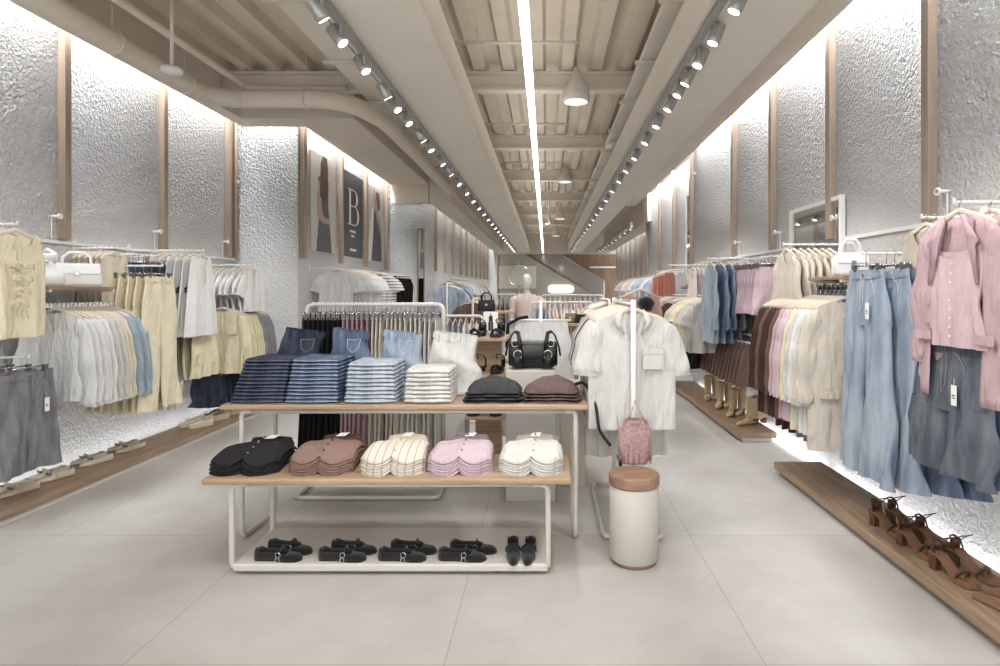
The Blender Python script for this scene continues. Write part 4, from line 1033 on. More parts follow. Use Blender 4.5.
def jeans_pile(x,y,n,h,w,d,mat,edge,colour,where,shear=0):
    z=TH+.002
    for i in range(n):
        pos='top' if i==n-1 else ('bottom' if i==0 else NUM[i]+' from the bottom')
        r=thing('folded_jeans','folded %s jeans, %s of the %s pile, rear table'%(colour,pos,where),'jeans',(x+shear*(i/n)+.004*(hash2(i,n)-.5),y+.006*(hash2(i,7)-.5)+.002*i,z),.02*(hash2(i,3)-.5),'folded %s jeans'%colour)
        r.scale=(w/.30*(1-.012*i),d/.30,h/.034)
        obj('folded_denim',fm[i%3],mat,r); obj('fold_line',sm3[i%3],edge,r)
        z+=h*1.0
    return z
e1=denim((110,128,164),(86,104,140)); dm=denim((96,122,162),(74,98,140)); lt=denim((190,200,214),(150,170,196)); e2=denim((190,204,222),(160,178,204)); e3=denim((232,234,236),(214,218,224)); e4=denim((240,239,234),(220,218,210))
z1=jeans_pile(px(265,3.52),3.545,12,.0205,.30,.28,ddark,e1,'dark blue','leftmost',.06)
z2=jeans_pile(px(318,3.52),3.545,12,.0205,.30,.28,dm,e2,'mid blue','second',.02)
z3=jeans_pile(px(375,3.52),3.545,10,.0225,.29,.28,lt,e3,'bleached blue','third')
z4=jeans_pile(px(431,3.52),3.545,8,.0235,.27,.28,dwhite,e4,'white','fourth')
# slouched pair of jeans behind each pile
def slouch_mb(seed,w=.26,h=.34,lean=.1):
    rn=random.Random(seed); ph=rn.random()*6; mb=MB(); rings=[]
    for i in range(21):
        t=i/20; ww=(w*(1.55-.50*sm_(t*1.1)-.08*math.sin(t*7)*(1-t)))/2; th=.075*(1-.72*t)+.012
        cx_=lean*(1-t)**1.2*(-1)+.012*math.sin(t*6+ph); cy_=.03*math.sin(t*5)*(1-t)
        ring=[]
        for j in range(40):
            a=2*PI*j/40; c,s=math.cos(a),math.sin(a)
            f=.012*(1-t*.6)*math.sin(11*t+3*c+ph)+.007*math.sin(23*t+5*c)*(1-t)
            ring.append((cx_+ww*math.copysign(abs(c)**.8,c)+f*c,cy_+th*math.copysign(abs(s)**.7,s)+f*s,h*t-.016*c*t+.01*(1-abs(c))*(-1 if s<0 else 0)*t*t*1.5))
        rings.append(ring)
    return mb.loft(rings,True,False)
def slouch(xp,mat,st,label,h,w,lean,seed):
    x=px(xp,3.76)
    r=thing('draped_jeans',label,'jeans',(x,3.775,TH+.002),.1*(seed%2)-.12)
    obj('denim_body',slouch_mb(seed,w,h,lean),mat,r,True)
    mb=MB(); rings=[]
    for t,o in ((1.005,.002),(.90,.003)):
        ww=(w*(1.55-.50*sm_(t*1.1)-.08*math.sin(t*7)*(1-t)))/2+o; th=.075*(1-.72*t)+.012+o
        rings.append([(ww*math.copysign(abs(math.cos(a))**.8,math.cos(a))+.012*math.sin(t*6),th*math.copysign(abs(math.sin(a))**.7,math.sin(a)),h*t-.016*math.cos(a)+.01*(1-abs(math.cos(a)))*(-1 if math.sin(a)<0 else 0)*1.4) for a in [2*PI*k/36 for k in range(36)]])
    mb.loft(rings,False,False); obj('waistband',mb,mat,r,True)
    mb=MB()
    for q in (-.75,-.25,.3,.78): mb.box(q*w/2-.005,q*w/2+.005,-.05,-.036,h*.88,h*1.0)
    obj('belt_loops',mb,mat,r)
    # back pocket
    x0=-.01; mb=MB().tube([(x0,-.052,h*.86),(x0+.008,-.066,h*.72),(x0+.04,-.072,h*.66),(x0+.075,-.066,h*.73),(x0+.085,-.052,h*.87)],.0014,5).tube([(x0,-.052,h*.86),(x0+.04,-.058,h*.855),(x0+.085,-.052,h*.87)],.0014,5)
    obj('pocket_stitching',mb,st,r)
    return r
slouch(305,ddark,gold,'dark blue jeans standing slouched behind the leftmost jeans pile',.385,.22,.12,1)
slouch(352,dmid,stitch,'mid blue jeans standing slouched behind the second jeans pile',.385,.21,.03,2)
slouch(402,dlight,stitch,'light blue jeans standing slouched behind the third jeans pile',.375,.21,-.02,3)
slouch(455,dwhite,e4,'white jeans standing slouched behind the white jeans pile',.365,.25,.02,4)
for xp,z in ((344,z2),(392,z3),(445,z4)):
    pass
# crumpled dark trousers at the right end of the rear table
def crumple_mb(w,d,h,seed,lobes=2):
    rn=random.Random(seed); mb=MB(); nx,ny=34,22; p=[rn.random()*6 for _ in range(6)]
    vs=[];
    for j in range(ny+1):
        v=-1+2*j/ny
        for i in range(nx+1):
            u=-1+2*i/nx
            r=min(1,(abs(u)**4+abs(v)**4)**.25)
            x=u*w/2*(1-.08*v*v+.03*math.sin(5*v+p[0])); y=v*d/2*(1+.05*math.sin(6*u+p[1]))
            dome=max(0,1-r**3.2)**.6
            z=h*dome*(.62+.30*math.exp(-((u-.0)**2*3.0+(v-.5)**2*1.5))+.05*math.sin(9*u+4*v+p[2])+.07*math.sin(5*v-3*u+p[3])+.03*math.sin(17*u+11*v+p[4]))
            vs.append((x,y,max(.001,z)))
    fs=[(j*(nx+1)+i,j*(nx+1)+i+1,(j+1)*(nx+1)+i+1,(j+1)*(nx+1)+i) for j in range(ny) for i in range(nx)]
    mb.add(vs,fs)
    # closed underside
    n0=len(vs); mb.add([(a,b,0) for a,b,c in vs],[tuple(reversed(f)) for f in fs])
    edge=[i for i in range(nx+1)]+[(j)*(nx+1)+nx for j in range(1,ny+1)]+[ny*(nx+1)+i for i in range(nx-1,-1,-1)]+[j*(nx+1) for j in range(ny-1,0,-1)]
    for a,b in zip(edge,edge[1:]+edge[:1]): mb.f.append((b,a,a+n0,b+n0))
    return mb
charc=cloth((66,65,72)); maroon=cloth((104,68,66))
for x,mat,lab,s in ((px(494,3.55),charc,'charcoal',5),(px(551,3.55),maroon,'brown plum',9)):
    z=TH+.002
    for i in range(4):
        pos=['bottom','second from the bottom','third from the bottom','top'][i]; hh=.018 if i<3 else .085
        r=obj('folded_trousers',crumple_mb(.35-.012*i,.30-.01*i,hh,s+i),mat,None,True); r.location=(x+.004*(i%2),3.56+.004*i,z); z+=.0165 if i<3 else 0
        tag(r,'folded %s trousers, %s of their pile, rear table'%(lab,pos),'trousers','folded %s trousers'%lab)
# beaded black necklace or belt over the corner of the table
def chain(P,r,nb):
    P=[Vector(p) for p in P]; mb=MB(); L=[0]
    for a,b in zip(P,P[1:]): L.append(L[-1]+(b-a).length)
    for k in range(nb):
        d=L[-1]*k/(nb-1); i=max(j for j in range(len(L)-1) if L[j]<=d+1e-9); q=(d-L[i])/(L[i+1]-L[i]); c=P[i].lerp(P[i+1],q)
        mb.lathe((c.x,c.y,c.z),[(.001,-r),(r*.7,-r*.7),(r,0),(r*.7,r*.7),(.001,r)],8)
    return mb
tag(obj('belt',chain(rounded([(.17,3.62,TH+.075),(.215,3.55,TH+.10),(.262,3.50,TH+.05),(.29,3.47,TH-.05),(.30,3.46,TH-.16),(.36,3.45,TH-.24)],.03),.010,44),M['black'],None,True),'black chain belt draped over the right end of the rear table','belt')

# folded shirts on the front table: an M-shaped front edge, collar and tag
def shirt_fold_mb(w,d,seed,h=.030,top=False):
    rn=random.Random(seed); p=[rn.random()*6 for _ in range(4)]; mb=MB(); nx,ny=32,18; vs=[]
    for j in range(ny+1):
        v=j/ny
        for i in range(nx+1):
            u=-1+2*i/nx
            lobe=abs(math.sin(PI*u))  # two lobes with a notch in the middle
            front=-d/2-.05*lobe**.8*(1-.25*u*u)+.03*abs(u)**3
            y=front*(1-v)+(d/2-.03*abs(u)**2)*v
            x=u*w/2*(1-.16*v+.0*v)+.05*v*w
            droop=.040*lobe*(1-v)**3*(1 if not top else 1.15)
            z=h+.045*math.sin(PI*min(1,v*1.0))**.8*(1-.25*u*u)-droop*.65+.003*math.sin(7*u+5*v+p[0])-.02*max(0,abs(u)-.85)/.15
            z+=.006*math.exp(-(u/.05)**2)*(1-v)
            vs.append((x,y,max(.003,z)))
    fs=[(j*(nx+1)+i,j*(nx+1)+i+1,(j+1)*(nx+1)+i+1,(j+1)*(nx+1)+i) for j in range(ny) for i in range(nx)]
    mb.add(vs,fs); n0=len(vs); mb.add([(a,b+.003*(1 if k<nx+1 else 0),max(.0,c-.009)) for k,(a,b,c) in enumerate(vs)],[tuple(reversed(f)) for f in fs])
    edge=[i for i in range(nx+1)]+[(j)*(nx+1)+nx for j in range(1,ny+1)]+[ny*(nx+1)+i for i in range(nx-1,-1,-1)]+[j*(nx+1) for j in range(ny-1,0,-1)]
    for a,b in zip(edge,edge[1:]+edge[:1]): mb.f.append((b,a,a+n0,b+n0))
    return mb
sfm=[shirt_fold_mb(.325,.30,i).mesh('folded_cloth',True) for i in range(3)]
pinkst=stripes('thin_red_stripes',(216,210,196),(186,158,146),26,0,.14)
creamst=cloth((214,209,196),.04); trimm=cloth((176,160,134)); brn=cloth((148,100,82)); dbr=cloth((92,58,44)); pk=cloth((214,174,188)); dpk=cloth((142,104,110)); blk=cloth((40,40,43))
piles=[(254,blk,blk,'black',5,-.02),(329,brn,dbr,'brown',6,0),(399,pinkst,surf('beige_edge',(200,188,168),.9),'cream with thin red stripes',6,0),(465,pk,dpk,'pink',6,0),(535,creamst,trimm,'off-white',6,0)]
for xp,mat,inner,lab,n,dx in piles:
    x=px(xp-4,3.12); z=AH-.008
    for i in range(n):
        pos='top' if i==n-1 else ('bottom' if i==0 else NUM[i]+' from the bottom')
        r=thing('folded_shirt','folded %s shirt, %s of its pile, front table'%(lab,pos),'shirt',(x+.005*(hash2(i,xp)-.5),3.175+.003*i,z),.03*(hash2(i,xp+1)-.5),'folded %s shirts'%lab)
        r.scale=(1.0 if lab!='black' else 1.08,1,1)
        if i<n-1: r.scale.z=.80
        obj('folded_cloth',sfm[i%3],mat,r)
        if i==n-1:
            mb=MB(); mb.loft([[(.02+(.075+o)*math.cos(a)*1.3,.135+.04*math.sin(a)+.0,zz) for a in [2*PI*k/24 for k in range(24)]] for o,zz in ((.012,.030),(.0,.066),(-.018,.064),(-.03,.035))],False,True); c=obj('collar',mb,inner,r,True)
            obj('neck_label',MB().loft([[(-.005,.10,.070),(.045,.095,.072),(.055,.145,.078),(.008,.15,.076)],[(-.005,.10,.072),(.045,.095,.074),(.055,.145,.080),(.008,.15,.078)]]),M['tagm'],r)
            mb=MB()
            for q in range(4): mb.cyl((.012+.003*q,-.12+.05*q,.045+.016*q-.0),.0055,.012,8)
            obj('buttons',mb,inner if lab!='black' else M['steel'],r)
        z+=.0125

# ================================================================ STOOL / BIN
s=thing('round_bin','cream cylindrical bin with a round wooden lid beside the front table','bin',(px(634,3.16),3.16,0))
obj('body',MB().cyl((0,0,.02),.127,.375,48,bev=.006),M['bin'],s,True).data
ring_=obj('base_ring',MB().cyl((0,0,0),.113,.022,40),M['walnut'],s,True)
lid_=obj('lid',MB().lathe((0,0,.398),[(.122,0),(.130,.006),(.130,.050),(.126,.056),(.001,.057)],48),M['walnut'],s)
surfm=wood_mat('lid_wood',(168,136,112),(144,112,90),(1,5,5)); lid_.material_slots[0].material=surfm
ring_.material_slots[0].material=surfm

# ================================================================ FREE RACKS
# rack behind the jeans
RY=4.25
s=thing('clothes_rack','cream tube clothes rack of long trousers behind the rear table','rack',(-1.19,RY,0))
hw_=.475; hz=1.30
obj('frame',MB().tube(rounded([(-hw_,0,.03),(-hw_,0,hz),(hw_,0,hz),(hw_,0,.03)],.05),.014,12),M['metal'],s,True)
obj('base_frame',MB().tube(rounded([(-hw_,-.20,.022),(hw_,-.20,.022),(hw_,.20,.022),(-hw_,.20,.022)],.05,True),.014,10,True).tube([(-hw_,-.2,.022),(-hw_,.2,.022)],.012,8).tube([(hw_,-.2,.022),(hw_,.2,.022)],.012,8),M['metal'],s,True)
n=28
for i in range(n):
    x=-1.19-.44+.88*i/(n-1)
    m,lb,g_= (black,'black wide trousers at the left end of the rack behind the jeans','black trousers on the rack') if i<8 else ((rose,'rose pink wide trousers on the rack behind the jeans','rose trousers on the rack') if i<14 else ((beige,'beige wide trousers on the rack behind the jeans','beige trousers on the rack') if i<21 else (offw,'off-white wide trousers at the right end of the rack behind the jeans','off-white trousers on the rack')))
    G('legs','trousers',lb,'trousers',(x,RY,hz+.012),PI/2+.05*(hash2(i,9)-.5)*2,m,g_,seed=i//5,ww=.30,hip=.34,rise=.27,L=.98,kw=.2,hw=.24,th=.024,rip=.007)
tt=thing('black_belt','black belt hooked over the left corner of the trouser rack','belt',(-1.66,RY-.05,1.25))
obj('strap',MB().tube([(0,0,0),(-.01,-.01,-.02),(-.02,0,-.30),(.02,0,-.30),(.015,0,-.02)],.012,6,flat=(.3,1.2)),M['black'],tt)
# shirt rack right of centre
SX=.49; z_=1.325
s=thing('clothes_rack','white two-post clothes rack of shirts right of the tables','rack',(SX,3.9,0))
obj('posts',MB().tube([(0,-.48,.02),(0,-.48,z_+.02)],.015,12).tube([(0,.48,.02),(0,.48,z_+.02)],.015,12),M['white'],s,True)
obj('rail',MB().tube([(0,-.48,z_-.006),(0,.48,z_-.006)],.011,10),M['white'],s,True)
obj('base_frame',MB().tube(rounded([(-.165,-.50,.022),(.165,-.50,.022),(.165,.45,.022),(-.165,.45,.022)],.06,True),.014,10,True).tube([(-.165,-.48,.022),(.165,-.48,.022)],.011,8).tube([(-.165,.44,.022),(.165,.44,.022)],.011,8),M['metal'],s,True)
wt2=cloth((212,209,201),.04)
shc=[wt2,wt2,offw,wt2,offw,beige,lpink,navy,dgrey,wht,grey,wht,black,offw]
nm=['white short-sleeved shirt with a chest pocket, front of the rack right of the tables','white shirt directly behind the pocketed shirt','off-white shirt third on the central shirt rack','white shirt fourth on the central shirt rack','off-white shirt fifth on the central shirt rack','beige shirt on the central shirt rack','pale pink shirt on the central shirt rack','navy shirt on the central shirt rack','dark grey shirt beside the navy one on the central shirt rack','white shirt beyond the dark grey one on the central shirt rack','grey shirt toward the back of the central shirt rack','white shirt near the back of the central shirt rack','black shirt, second last on the central shirt rack','off-white shirt at the very back of the central shirt rack']
for i in range(14):
    r=G('top','shirt',nm[i],'shirt',(SX,3.475+.062*i,z_+.012),.04*(hash2(i,4)-.5)+(-.0 if i==0 else 0),shc[i],seed=(0 if i==0 else 1+i//5),sw=.44,cw=.50,hw=.50,L=(.66 if i==0 else (.88 if i in (4,5,6) else [.63,.68,.66][i%3])),nw=.06,nd=.20,vneck=True,sleeve='elbow',rip=.026,k=2,th=.05,slope=.34)
    if i==0:
        mb=MB()
        for s_ in (-1,1): mb.loft([[(s_*.02*0+s_*.055,-.02,-.052),(s_*.062,-.024,-.045),(s_*.062,-.030,-.052),(s_*.055,-.03,-.06)],[(s_*.075,-.030,-.11),(s_*.118,-.034,-.10),(s_*.118,-.040,-.105),(s_*.075,-.04,-.12)],[(s_*.045,-.034,-.185),(s_*.06,-.036,-.18),(s_*.06,-.042,-.183),(s_*.045,-.042,-.19)]])
        obj('collar',mb,wt2,r,True)
        obj('chest_pocket',MB().box(.055,.175,-.046,-.036,-.385,-.27).box(.055,.175,-.050,-.04,-.30,-.268),wt2,r,bevel=.004)
        obj('placket',MB().loft([[(-.012,-.034,-.24),(.014,-.034,-.24),(.014,-.03,-.24)],[(-.012,-.052,-.68),(.014,-.052,-.68),(.014,-.03,-.68)]]),wt2,r)
        obj('cuffs',MB().tube([(.255,0,-.43),(.40,0,-.41)],.001,4),wt2,r)
# lower row of longer sand trousers hanging from the same rack side
s=thing('crochet_bag','pink crochet drawstring bag hanging on the front post of the shirt rack','bag',(px(635,3.33),3.33,pz(463,3.33)))
kp=knit((214,184,180),(172,140,138))
H=.24; rings=[]
for i in range(15):
    t=i/14; w=(.068+.022*math.sin(PI*min(1,t*1.15))-.0*t)*(1 if t<.97 else .9); 
    rings.append([(w*math.cos(a)*(1+.06*math.sin(7*a+t*3)),.035*math.sin(a)*(1+.1*math.sin(5*a)),H*t) for a in [2*PI*k/30 for k in range(30)]])
obj('bag_body',MB().loft(rings,True,False),kp,s,True)
mb=MB()
for i in range(18): 
    a=2*PI*i/18; mb.tube([(.085*math.cos(a),.038*math.sin(a),.19),(.092*math.cos(a+.1),.045*math.sin(a),.10),(.088*math.cos(a),.04*math.sin(a),.02-.02*(i%2))],.004,5)
obj('fringe',mb,kp,s,True)
obj('drawstring',MB().tube([(-.06,-.02,H-.02),(-.03,-.035,H+.03),(0,.0,H+.10),(.03,-.035,H+.03),(.06,-.02,H-.02)],.005,6).tube([(-.03,-.04,H-.01),(.03,-.045,H-.02)],.006,6),kp,s,True)
tag(obj('boot_hook',MB().tube([(.405,3.75,.40),(.41,3.75,.44),(.435,3.75,.44),(.445,3.75,.38),(.46,3.75,.32)],.011,8),M['black'],None,True),'small curved black strap hanging beside the pink crochet bag','strap')
# ================================================================ CENTRE DISPLAYS
def tower(xc,Y,w,d,levels,label,base=True):
    s=thing('display_tower',label,'stand',(xc,Y,0))
    obj('column',MB().box(-w*.32,w*.32,.02,d/2,0.05,levels[-1]-.02),M['oak_x'],s,bevel=.003)
    obj('base',MB().box(-w/2,w/2,-d/2,d/2,.0,.045),M['oak_x'],s,bevel=.004)
    for z in levels: obj('shelf',MB().box(-w/2,w/2,-d/2,d/2,z-.025,z),M['oak_x'],s,bevel=.003)
    return s
tower(px(488,4.5),4.5,.30,.34,(.30+.2,.80,1.06),'brown wooden shoe tower with shelves of black sandals behind the tables')
ds=sandal(M['black'],surf('black_sole',(40,38,38),.6),.03)
xt=px(488,4.45)
for lab,z in (('top',1.06),('middle',.80),('lower',.50)):
    put(ds,(xt-.075,4.44,z),PI-.35,'black strappy sandal, left one on the %s shelf of the shoe tower'%lab)
    dup(ds,(xt+.075,4.44,z),PI-.2,'black strappy sandal, right one on the %s shelf of the shoe tower'%lab)
put(ds,(xt-.07,4.42,.045),PI/2,'black strappy sandal, left one on the base of the shoe tower'); dup(ds,(xt+.06,4.46,.045),PI/2,'black strappy sandal, right one on the base of the shoe tower')
s=thing('display_box','grey white display block under the black leather bag','block',(px(531,4.15),4.2,0))
obj('block',MB().box(-.165,.165,-.16,.16,0,.865),surf('grey_white_block',(208,204,195),.6),s,bevel=.004)
tag(obj('display_block',MB().box(px(560,4.4),px(585,4.4),4.35,4.65,0,.72),surf('cream_block',(214,206,190),.6),None,bevel=.004),'lower cream display block right of the black leather bag','block')
tag(obj('display_block',MB().box(px(447,4.6)-0,px(468,4.6),4.45,4.7,0,.62),surf('white_block',(226,224,218),.6),None,bevel=.004),'low white display block left of the shoe tower','block')
# black leather bag
s=thing('leather_handbag','black barrel handbag with silver rings standing on the grey white block','bag',(px(533,4.12),4.17,.867))
rings=[]
for i in range(17):
    u=-1+2*i/16; r=.095*(1-.18*abs(u)**5); 
    rings.append([(u*.165,r*.8*math.cos(a),.098+r*math.sin(a)*(1 if math.sin(a)>0 else 1.02)) for a in [2*PI*k/28 for k in range(28)]])
obj('bag_body',MB().loft(rings),M['black'],s,True)
for sx in (-1,1):
    obj('handle',MB().tube([(sx*.085,-.07,.12),(sx*.09,-.075,.19),(sx*.10,-.05,.245),(sx*.125,-.0,.25),(sx*.15,.03,.22),(sx*.175,.0,.15),(sx*.185,-.03,.09)],.011,8,flat=(.5,1.3)),M['black'],s,True)
    mb=MB()
    mb.tube([(sx*.10+.028*math.cos(a),-.083,.10+.028*math.sin(a)) for a in [2*PI*k/16 for k in range(16)]],.005,6,True)
    mb.tube([(sx*.12+.022*math.cos(a),-.070,.172+.022*math.sin(a)) for a in [2*PI*k/16 for k in range(16)]],.004,6,True)
    obj('ring',mb,M['steel'],s,True)
    obj('side_pocket',MB().lathe((sx*.105,-.055,.01),[(.03,0),(.045,.02),(.045,.06),(.03,.085)],16),M['black'],s,True)
obj('trim_straps',MB().tube([(-.07,-.065,.17),(-.072,-.088,.10),(-.07,-.07,.01)],.009,6,flat=(1.4,.5)).tube([(.07,-.065,.17),(.072,-.088,.10),(.07,-.07,.01)],.009,6,flat=(1.4,.5)).tube([(-.16,-.05,.165),(.16,-.05,.165)],.004,6),M['black'],s,True)
# T-stand with white trousers behind the bag
s=thing('clothes_stand','white stand with white trousers behind the black handbag','stand',(px(541,4.85),4.85,0))
obj('pole',MB().tube([(0,0,0),(0,0,1.32)],.012,10),M['white'],s,True); obj('base',MB().box(-.2,.2,-.18,.18,0,.015),M['white'],s)
obj('cross_bar',MB().tube([(-.24,0,1.16),(.24,0,1.16)],.01,8),M['white'],s,True)
t=G('legs','trousers','white wide trousers on the stand behind the black handbag','trousers',(px(541,4.8),4.80,1.25),0,wht,seed=2,ww=.42,hip=.50,rise=.28,L=.9,kw=.28,hw=.36,hanger=False)
obj('cardigan_arm',MB().tube([(px(507,4.8)-px(541,4.8),-.03,-.30),(px(507,4.8)-px(541,4.8)+.01,-.03,-.12),(-.17,-.03,-.07),(-.1,-.03,-.06)],.022,8,flat=(1,.6)),black,t,True,label='black cardigan sleeve laid over the waistband')
# easel card
s=thing('picture_card','white card with a standing figure in dark trousers on the shoe tower','sign',(px(491,4.6),4.58,1.075))
c0=.0
obj('card',MB().box(-.055,.055,0,.006,0,.16),M['tagm'],s)
obj('figure_picture',MB().box(-.018,.0,-.001,0,.02,.085).box(.002,.018,-.001,0,.02,.085).box(-.014,.014,-.001,0,.086,.13),M['ink'],s)
obj('head_picture',MB().lathe((0,-.0002,.140),[(.001,-.009),(.008,-.004),(.008,.004),(.001,.009)],8),psk,s)
# mannequin
MX,MY=px(527,8.6),8.6
s=thing('mannequin','white mannequin in a pale pink top near the staircase','mannequin',(MX,MY,0))
def ell(cx,cy,rx,ry,z,n=28): return [(cx+rx*math.cos(2*PI*k/n),cy+ry*math.sin(2*PI*k/n),z) for k in range(n)]
rings=[ell(0,0,.16,.10,.88),ell(0,0,.165,.11,.95),ell(0,0,.13,.09,1.08),ell(0,0,.145,.105,1.20),ell(0,0,.17,.105,1.32),ell(0,0,.175,.085,1.40),ell(0,0,.12,.065,1.445),ell(0,0,.055,.05,1.465),ell(0,0,.046,.046,1.50),ell(0,-.005,.046,.048,1.535),ell(0,-.015,.060,.075,1.56),ell(0,-.015,.072,.090,1.61),ell(0,-.012,.076,.095,1.66),ell(0,-.01,.070,.088,1.71),ell(0,-.005,.048,.06,1.75),ell(0,0,.012,.015,1.765)]
body=MB().loft(rings)
for q in (-1,1):
    body.tube([(q*.155,0,1.385),(q*.20,0,1.36),(q*.225,.01,1.15),(q*.235,-.02,.95),(q*.24,-.05,.86)],[.045,.046,.038,.032,.024],12)
    body.tube([(q*.08,0,.92),(q*.09,0,.5),(q*.09,.02,.08),(q*.09,-.03,.04)],[.085,.06,.04,.03],12)
    for k in range(4): body.tube([(q*.24+.012*(k-1.5),-.05,.87),(q*.24+.014*(k-1.5),-.065,.79+.006*abs(k-1.5))],[.009,.006],6)
    body.tube([(q*.23,-.065,.86),(q*.215,-.09,.82)],[.01,.007],6)
body.tube([(0,-.10,1.66),(0,-.118,1.635),(0,-.10,1.625)],[.006,.012,.006],8)
bo=obj('body',body,M['skin'],s,True); rm=bo.modifiers.new('one_surface','REMESH'); rm.mode='VOXEL'; rm.voxel_size=.011; rm.use_smooth_shade=True
s.scale=(.92,.92,.92)
tp=surf('pale_pink_cloth',(226,206,200),.9)
top=MB().loft([ell(0,0,.185,.13,.95),ell(0,0,.155,.11,1.08),ell(0,0,.165,.125,1.2),ell(0,0,.19,.125,1.32),ell(0,0,.19,.10,1.40),ell(0,0,.125,.075,1.452)],False,False)
for q in (-1,1): top.tube([(q*.15,0,1.40),(q*.205,0,1.37),(q*.23,.01,1.15),(q*.24,-.02,.97)],[.05,.058,.052,.05],12)
obj('top',top,tp,s,True)
obj('skirt',MB().loft([ell(0,0,.24,.18,.45),ell(0,0,.20,.14,.75),ell(0,0,.17,.12,.97)],False,False),cloth((214,204,196)),s,True)
obj('hoop_earring' if 0 else 'neckline',MB().tube([(-.05,-.08,1.45),(0,-.125,1.36),(.05,-.08,1.45)],.006,6),M['tagm'],s,True)
# round mirror hanging by the mannequin
s=thing('round_mirror','round thin-framed mirror on the pale wall beside the mannequin head','mirror',(px(519,20),20.0,1.62+.25))
obj('ring',MB().tube([(.34*math.cos(a),0,.34*math.sin(a)) for a in [2*PI*k/36 for k in range(36)]],.018,8,True),M['steel'],s,True)
obj('strap',MB().tube([(0,0,.34),(0,0,.6)],.02,8),M['steel'],s); obj('stand',MB().tube([(0,0,-.34),(0,0,-1.87)],.02,8),M['steel'],s)
# middle distance racks and tables
def rack(xc,Y,w,h,label,cols,glabel,L=.6,kind='top',n=16,axis='x'):
    s=thing('clothes_rack',label,'rack',(xc,Y,0), 0 if axis=='x' else PI/2)
    obj('frame',MB().tube(rounded([(-w/2,0,.02),(-w/2,0,h),(w/2,0,h),(w/2,0,.02)],.05),.015,10),M['white'],s,True)
    obj('base_frame',MB().tube(rounded([(-w/2,-.2,.02),(w/2,-.2,.02),(w/2,.2,.02),(-w/2,.2,.02)],.05,True),.013,8,True),M['white'],s,True)
    for i in range(n):
        u=-w/2+.06+(w-.12)*i/(n-1)
        loc=(xc+u,Y,h+.012) if axis=='x' else (xc,Y+u,h+.012)
        nm_,m_,lb_=cols[i*len(cols)//n]
        G('top' if kind=='top' else 'legs',nm_,lb_,nm_.replace('_',' '),loc,(PI/2 if axis=='x' else 0)+.08*(hash2(i,int(Y*10))-.5),m_,lb_[:40],seed=i//4,**(dict(sw=.36,cw=.40,hw=.44,L=L,nw=.07,nd=.06,sleeve='short',R=10,n=28) if kind=='top' else dict(L=L)))
rack(px(562,8.0),8.0,.82,1.24,'white rack of pale tops to the right of the mannequin',[('top',lblue,'pale blue top on the rack right of the mannequin'),('top',tp,'pale pink top on the rack right of the mannequin'),('top',wht,'white top on the rack right of the mannequin'),('top',cream,'cream top on the rack right of the mannequin')],'',.55)
rack(px(455,6.6),6.6,.6,1.12,'white rack of white dresses behind the left trouser rack',[('dress',wht,'white dress on the rack behind the white jeans'),('dress',grey,'grey dress on the rack behind the white jeans'),('dress',offw,'off-white dress on the rack behind the white jeans')],'',.85,n=9)
rack(px(475,8.2),8.2,.5,1.28,'cream rack with brown and white dresses behind the shoe tower',[('dress',brown,'brown patterned dress on the rack behind the shoe tower'),('dress',wht,'white dress on the rack behind the shoe tower'),('dress',dbrown,'dark brown dress on the rack behind the shoe tower')],'',.9,n=9,axis='y')
rack(px(450,9.5),9.5,.6,1.5,'white rack of blue printed tops in the middle distance on the left',[('top',dlight,'light denim top on the mid-distance left rack'),('top',pblue,'pale blue top on the mid-distance left rack'),('top',navy,'navy blue top on the mid-distance left rack')],'',.55,n=9,axis='y')
rack(px(604,6.6),6.45,.8,1.30,'white rack behind the central shirt rack',[('top',wht,'white top on the rack behind the central shirt rack'),('top',coral,'coral top on the rack behind the central shirt rack'),('top',offw,'off-white top on the rack behind the central shirt rack')],'',.6,n=10,axis='y')
rack(px(575,11),12,1.2,1.3,'far white rack near the staircase',[('top',wht,'white top on the far rack by the staircase'),('top',lpink,'pink top on the far rack by the staircase'),('top',pblue,'blue top on the far rack by the staircase')],'',.6,n=12)
rack(px(500,14),14,1.3,1.3,'far white rack left of the mannequin',[('top',offw,'off-white top on the far rack left of the mannequin'),('top',grey,'grey top on the far rack left of the mannequin')],'',.6,n=12)
